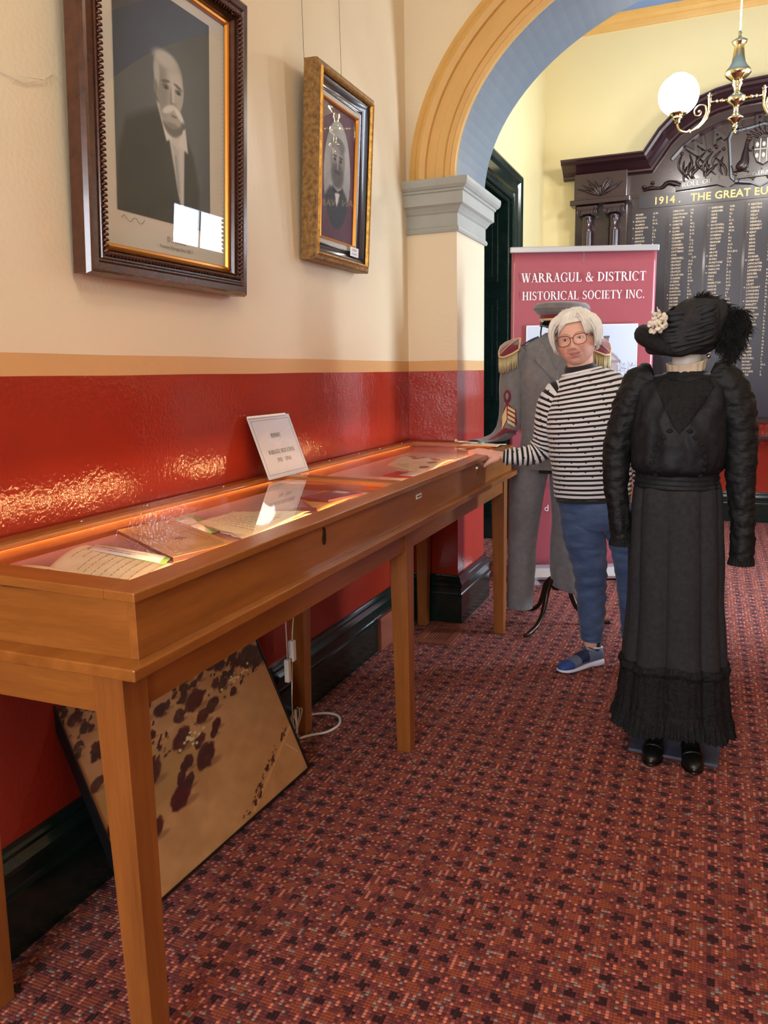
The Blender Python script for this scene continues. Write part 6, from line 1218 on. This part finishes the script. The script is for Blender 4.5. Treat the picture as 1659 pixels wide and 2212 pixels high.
loft(w, [(-.075, 0, .872, .188, .13), (-.075, 0, .95, .182, .128), (-.075, 0, 1.08, .168, .12), (-.075, 0, 1.2, .172, .125), (-.075, -.0, 1.32, .186, .125), (-.075, .0, 1.42, .192, .108), (-.072, .0, 1.49, .182, .09), (-.068, .0, 1.53, .142, .076), (-.064, .0, 1.557, .09, .068), (-.062, 0, 1.575, .064, .062)], 80, 72, jf, cap=False); jk = w.build('grey_jacket', K['wool'], UN)
tr = bvh_of([jk]); w = MB()
conform(w, tr, [(-.155, 1.50), (-.14, 1.535), (-.06, 1.37), (-.05, 1.30), (-.075, 1.33), (-.18, 1.44)], .006, .01); conform(w, tr, [(.02, 1.50), (.005, 1.535), (-.07, 1.37), (-.06, 1.30), (-.03, 1.33), (.05, 1.44)], .006, .01)
w.build('lapels', K['wool'], jk, solid=.005)
w = MB()
for a, b in (((-.05, 1.30), (-.05, .9)),):
    pts = [(a[0]+(b[0]-a[0])*t, a[1]+(b[1]-a[1])*t) for t in np.linspace(0, 1, 20)]; pp = [tr.ray_cast(Vector((x, -1, z)), Vector((0, 1, 0)))[0] for x, z in pts]; w.tube([p+Vector((0, -.002, 0)) for p in pp if p], .0018, 5)
h = [tr.ray_cast(Vector((x, -1, z)), Vector((0, 1, 0)))[0] for x, z in [(-.182+.0135*k, 1.442-.0125*k) for k in range(2, 9)]]; w.tube([p+Vector((0, -.0065, 0)) for p in h if p], .0016, 5); w.build('lapel_edge', K['navy'], jk)
for k in range(4):
    h = tr.ray_cast(Vector((-.065, -1, 1.27-.09*k)), Vector((0, 1, 0)))[0]
    if h: MB().ell(h+Vector((0, -.004, 0)), (.011, .005, .011), 14, 8).build('brass_button', K['brass'], jk)
# shoulder straps, epaulettes with bullion fringe
for s in (-1, 1):
    cx = -.08; X_ = lambda x: cx+s*x
    w = MB(); sp4 = catmull([(X_(.08), -.005, 1.556), (X_(.12), -.005, 1.54), (X_(.16), -.005, 1.516), (X_(.195), -.005, 1.492)], 12); vs4 = []
    for p in sp4: vs4 += [(p[0], -.03, p[2]-.004), (p[0], .02, p[2]-.004), (p[0], .02, p[2]+.004), (p[0], -.03, p[2]+.004)]
    w.add(vs4, [(i*4+j, i*4+(j+1) % 4, i*4+4+(j+1) % 4, i*4+4+j) for i in range(11) for j in range(4)]+[(3, 2, 1, 0), (44, 45, 46, 47)]); st = w.build('shoulder_strap', K['navy'], UN)
    tilt = Matrix.Rotation(R(34), 3, 'X') @ Matrix.Rotation(R(24*s), 3, 'Y'); c = Vector((X_(.222), -.022, 1.498))
    def E3(x, y, z): return c+tilt @ Vector((x*s, y, z))
    w = MB(); oc = [(-.055, -.055), (-.02, -.07), (.03, -.072), (.058, -.05), (.064, 0), (.058, .05), (.03, .07), (-.02, .065), (-.055, .05)]; n = len(oc)
    w.add([E3(x, y, 0) for x, y in oc]+[E3(x*.93, y*.93, .013) for x, y in oc]+[E3(0, 0, .022)], [(i, (i+1) % n, n+(i+1) % n, n+i) for i in range(n)]+[(n+i, n+(i+1) % n, 2*n) for i in range(n)]+[tuple(range(n))[::-1]], 0, True); ep = w.build('epaulette', K['burg'], UN)
    w = MB(); w.tube([E3(x, y, .008) for x, y in oc+oc[:1]], .0055, 8, cap=False); w.tube([E3(-.04, .03, .02), E3(0, -.005, .026), E3(.05, -.04, .018)], .0022, 6); w.build('gold_braid', K['braid'], ep)
    w = MB(); rf = random.Random(6); ring = [Vector(p) for p in oc+oc[:1]]; pts = []
    for i in range(n):
        a, b = ring[i], ring[i+1]; k = max(2, int((b-a).length/.0042)); pts += [a.lerp(b, j/k) for j in range(k)]
    for p in pts:
        if p.x < -.045: continue
        for lay in (0, 1):
            t0 = E3(p.x*(1-.05*lay), p.y*(1-.05*lay), .002); L = .075+rf.uniform(-.008, .008); j = Vector((rf.uniform(-.004, .004), rf.uniform(-.004, .004), 0)); w.tube([t0, t0+Vector((s*.003, 0, -L*.5))+j*.5, t0+Vector((0, 0, -L))+j], [.0022, .0024, .002], 5)
    w.build('bullion_fringe', K['fringe'], ep)
# sleeves: the left one of the picture lies with its cuff on the end of the case
w = MB(); loft(w, [(-.235, .0, 1.50, .05, .06), (-.275, .0, 1.46, .062, .066), (-.292, .0, 1.38, .064, .064), (-.298, -.002, 1.26, .063, .062), (-.302, -.01, 1.15, .062, .058), (-.32, -.04, 1.082, .054, .056), (-.37, -.10, 1.045, .026, .054), (-.43, -.16, 1.031, .012, .052), (-.475, -.205, 1.028, .009, .05)], 80, 48, lambda u, q, p: .004*nz(p, 12, 8)*(1 if u < .7 else .3), limb=True, cap=False); sl_ = w.build('sleeve', K['wool'], UN, solid=.003)
tr = bvh_of([sl_]); w = MB()
conform(w, tr, [(-.315+.02*math.cos(a), 1.252+.036*math.sin(a)) for a in np.linspace(0, 2*PI, 22)[:-1]], .0045, .008); conform(w, tr, [(-.318, 1.222), (-.283, 1.19), (-.270, 1.185), (-.262, 1.105), (-.275, 1.10), (-.31, 1.148), (-.335, 1.075), (-.348, 1.115), (-.335, 1.18)], .004, .007)
conform(w, tr, [(-.40, 1.036), (-.375, 1.055), (-.325, 1.093), (-.27, 1.075), (-.262, 1.055), (-.32, 1.066), (-.37, 1.035)], .005, .007); bd = w.build('burgundy_badges', K['burg'], sl_, solid=.002)
w = MB()
for k in range(4):
    z = 1.186-.024*k; conform(w, tr, [(-.312, z+.018), (-.275, z-.004), (-.272, z-.021), (-.312, z+.003)], .0075, .006)
conform(w, tr, [(-.318, 1.205), (-.316, 1.135), (-.338, 1.082), (-.342, 1.15)], .0075, .006); w.build('cream_chevrons', K['braid'], sl_)
w = MB(); w.ell((-.315, -.075, 1.254), (.009, .004, .018), 12, 8); w.build('badge_centre', K['wool'], sl_)
w = MB(); loft(w, [(.085, .0, 1.50, .05, .06), (.125, .0, 1.46, .06, .064), (.142, .0, 1.38, .062, .062), (.15, .0, 1.2, .06, .058), (.15, .0, 1.0, .055, .054), (.15, .0, .86, .055, .05)], 50, 40, lambda u, q, p: .004*nz(p, 12, 3), limb=True, cap=False); w.build('sleeve', K['wool'], UN, solid=.003)
# peaked cap
w = MB(); ct = Vector((-.046, .0, 1.69)); rx, ry = .143, .13
prof = [(.001, .036, 0), (.5, .038, 0), (.85, .032, 0), (.97, .02, 0), (1.0, .004, 0), (.97, -.008, 0), (.86, -.022, 0), (.74, -.03, 0)]
vs = []; n = 64
for k_, dz, _ in prof:
    for i in range(n):
        q = 2*PI*i/n; x, y = k_*rx*math.cos(q), k_*ry*math.sin(q); vs.append(ct+Vector((x, y, dz+.10*y*-1*-.25-.03*x)))
w.add(vs, [(a*n+i, a*n+(i+1) % n, (a+1)*n+(i+1) % n, (a+1)*n+i) for a in range(len(prof)-1) for i in range(n)]+[tuple(range(n))[::-1]], 0, True); cap_ = w.build('peaked_cap', K['wool'], UN)
w = MB(); w.tube([ct+Vector((rx*1.0*math.cos(q), ry*1.0*math.sin(q), .004+.025*ry*math.sin(q)-.03*rx*math.cos(q))) for q in np.linspace(0, 2*PI, 65)], .003, 6, cap=False); w.build('crown_piping', K['wool'], cap_)
def bandr(z0, z1, m_, nm, g=1.0):
    w = MB(); vs = []
    for z in (z0, z1): vs += [Vector((-.046+.107*g*math.cos(2*PI*i/n), .0+.1*g*math.sin(2*PI*i/n), z+.0*i-.03*.107*math.cos(2*PI*i/n))) for i in range(n)]
    w.add(vs, [(i, (i+1) % n, n+(i+1) % n, n+i) for i in range(n)], 0, True); return w.build(nm, m_, cap_, solid=.002)
bandr(1.612, 1.664, K['black'], 'cap_band'); bandr(1.643, 1.664, K['burg'], 'burgundy_band', 1.02); bandr(1.631, 1.642, K['braid'], 'cream_braid', 1.025); bandr(1.606, 1.614, K['wool'], 'lower_piping', 1.025)
w = MB(); vs = []
for i in range(25):
    q = PI+PI*(.12+.76*i/24); c, s = math.cos(q), math.sin(q); vs += [(-.046+.107*c, .1*s, 1.618), (-.046+.115*c, .1*s-.055*abs(math.sin((i/24)*PI))**.7, 1.618-.035*abs(math.sin(i/24*PI)))]
w.add(vs, [(2*i, 2*i+1, 2*i+3, 2*i+2) for i in range(24)], 0, True); w.build('patent_peak', K['leather'], cap_, solid=.002)
MB().ell((-.138, -.062, 1.63), .008, 14, 10).build('strap_button', K['steel'], cap_)
MB().tube(catmull([(-.14, -.05, 1.63), (-.148, -.03, 1.56), (-.12, -.06, 1.5), (-.08, -.09, 1.47)], 16), .004, 6).build('chin_strap', K['black'], cap_)
# things lying on the far end of the case by the cuff
w = MB(); w.tube(catmull([(.30, 3.98, 1.026), (.32, 3.955, 1.026), (.345, 3.96, 1.025), (.40, 3.93, 1.024), (.46, 3.93, 1.024)], 24), .004, 8); w.ell((.295, 3.985, 1.028), (.009, .006, .008), 10, 8)
tag(w.build('white_cord_tie', K['cable']), 'white cord tie lying on the case beside the grey cuff', 'cord')
a, f = sheet('document', [(.36, 3.83, 1.0175), (.40, 3.97, 1.0175), (.57, 3.97, 1.013), (.55, 3.80, 1.0135)], K['paper'], 'creased cream paper under the resting grey cuff on the case lid', 'paper', curl=lambda u, v: .006*abs(math.sin(5*u+2*v)), nu=16, nv=10, ragged=.003, seed=5)
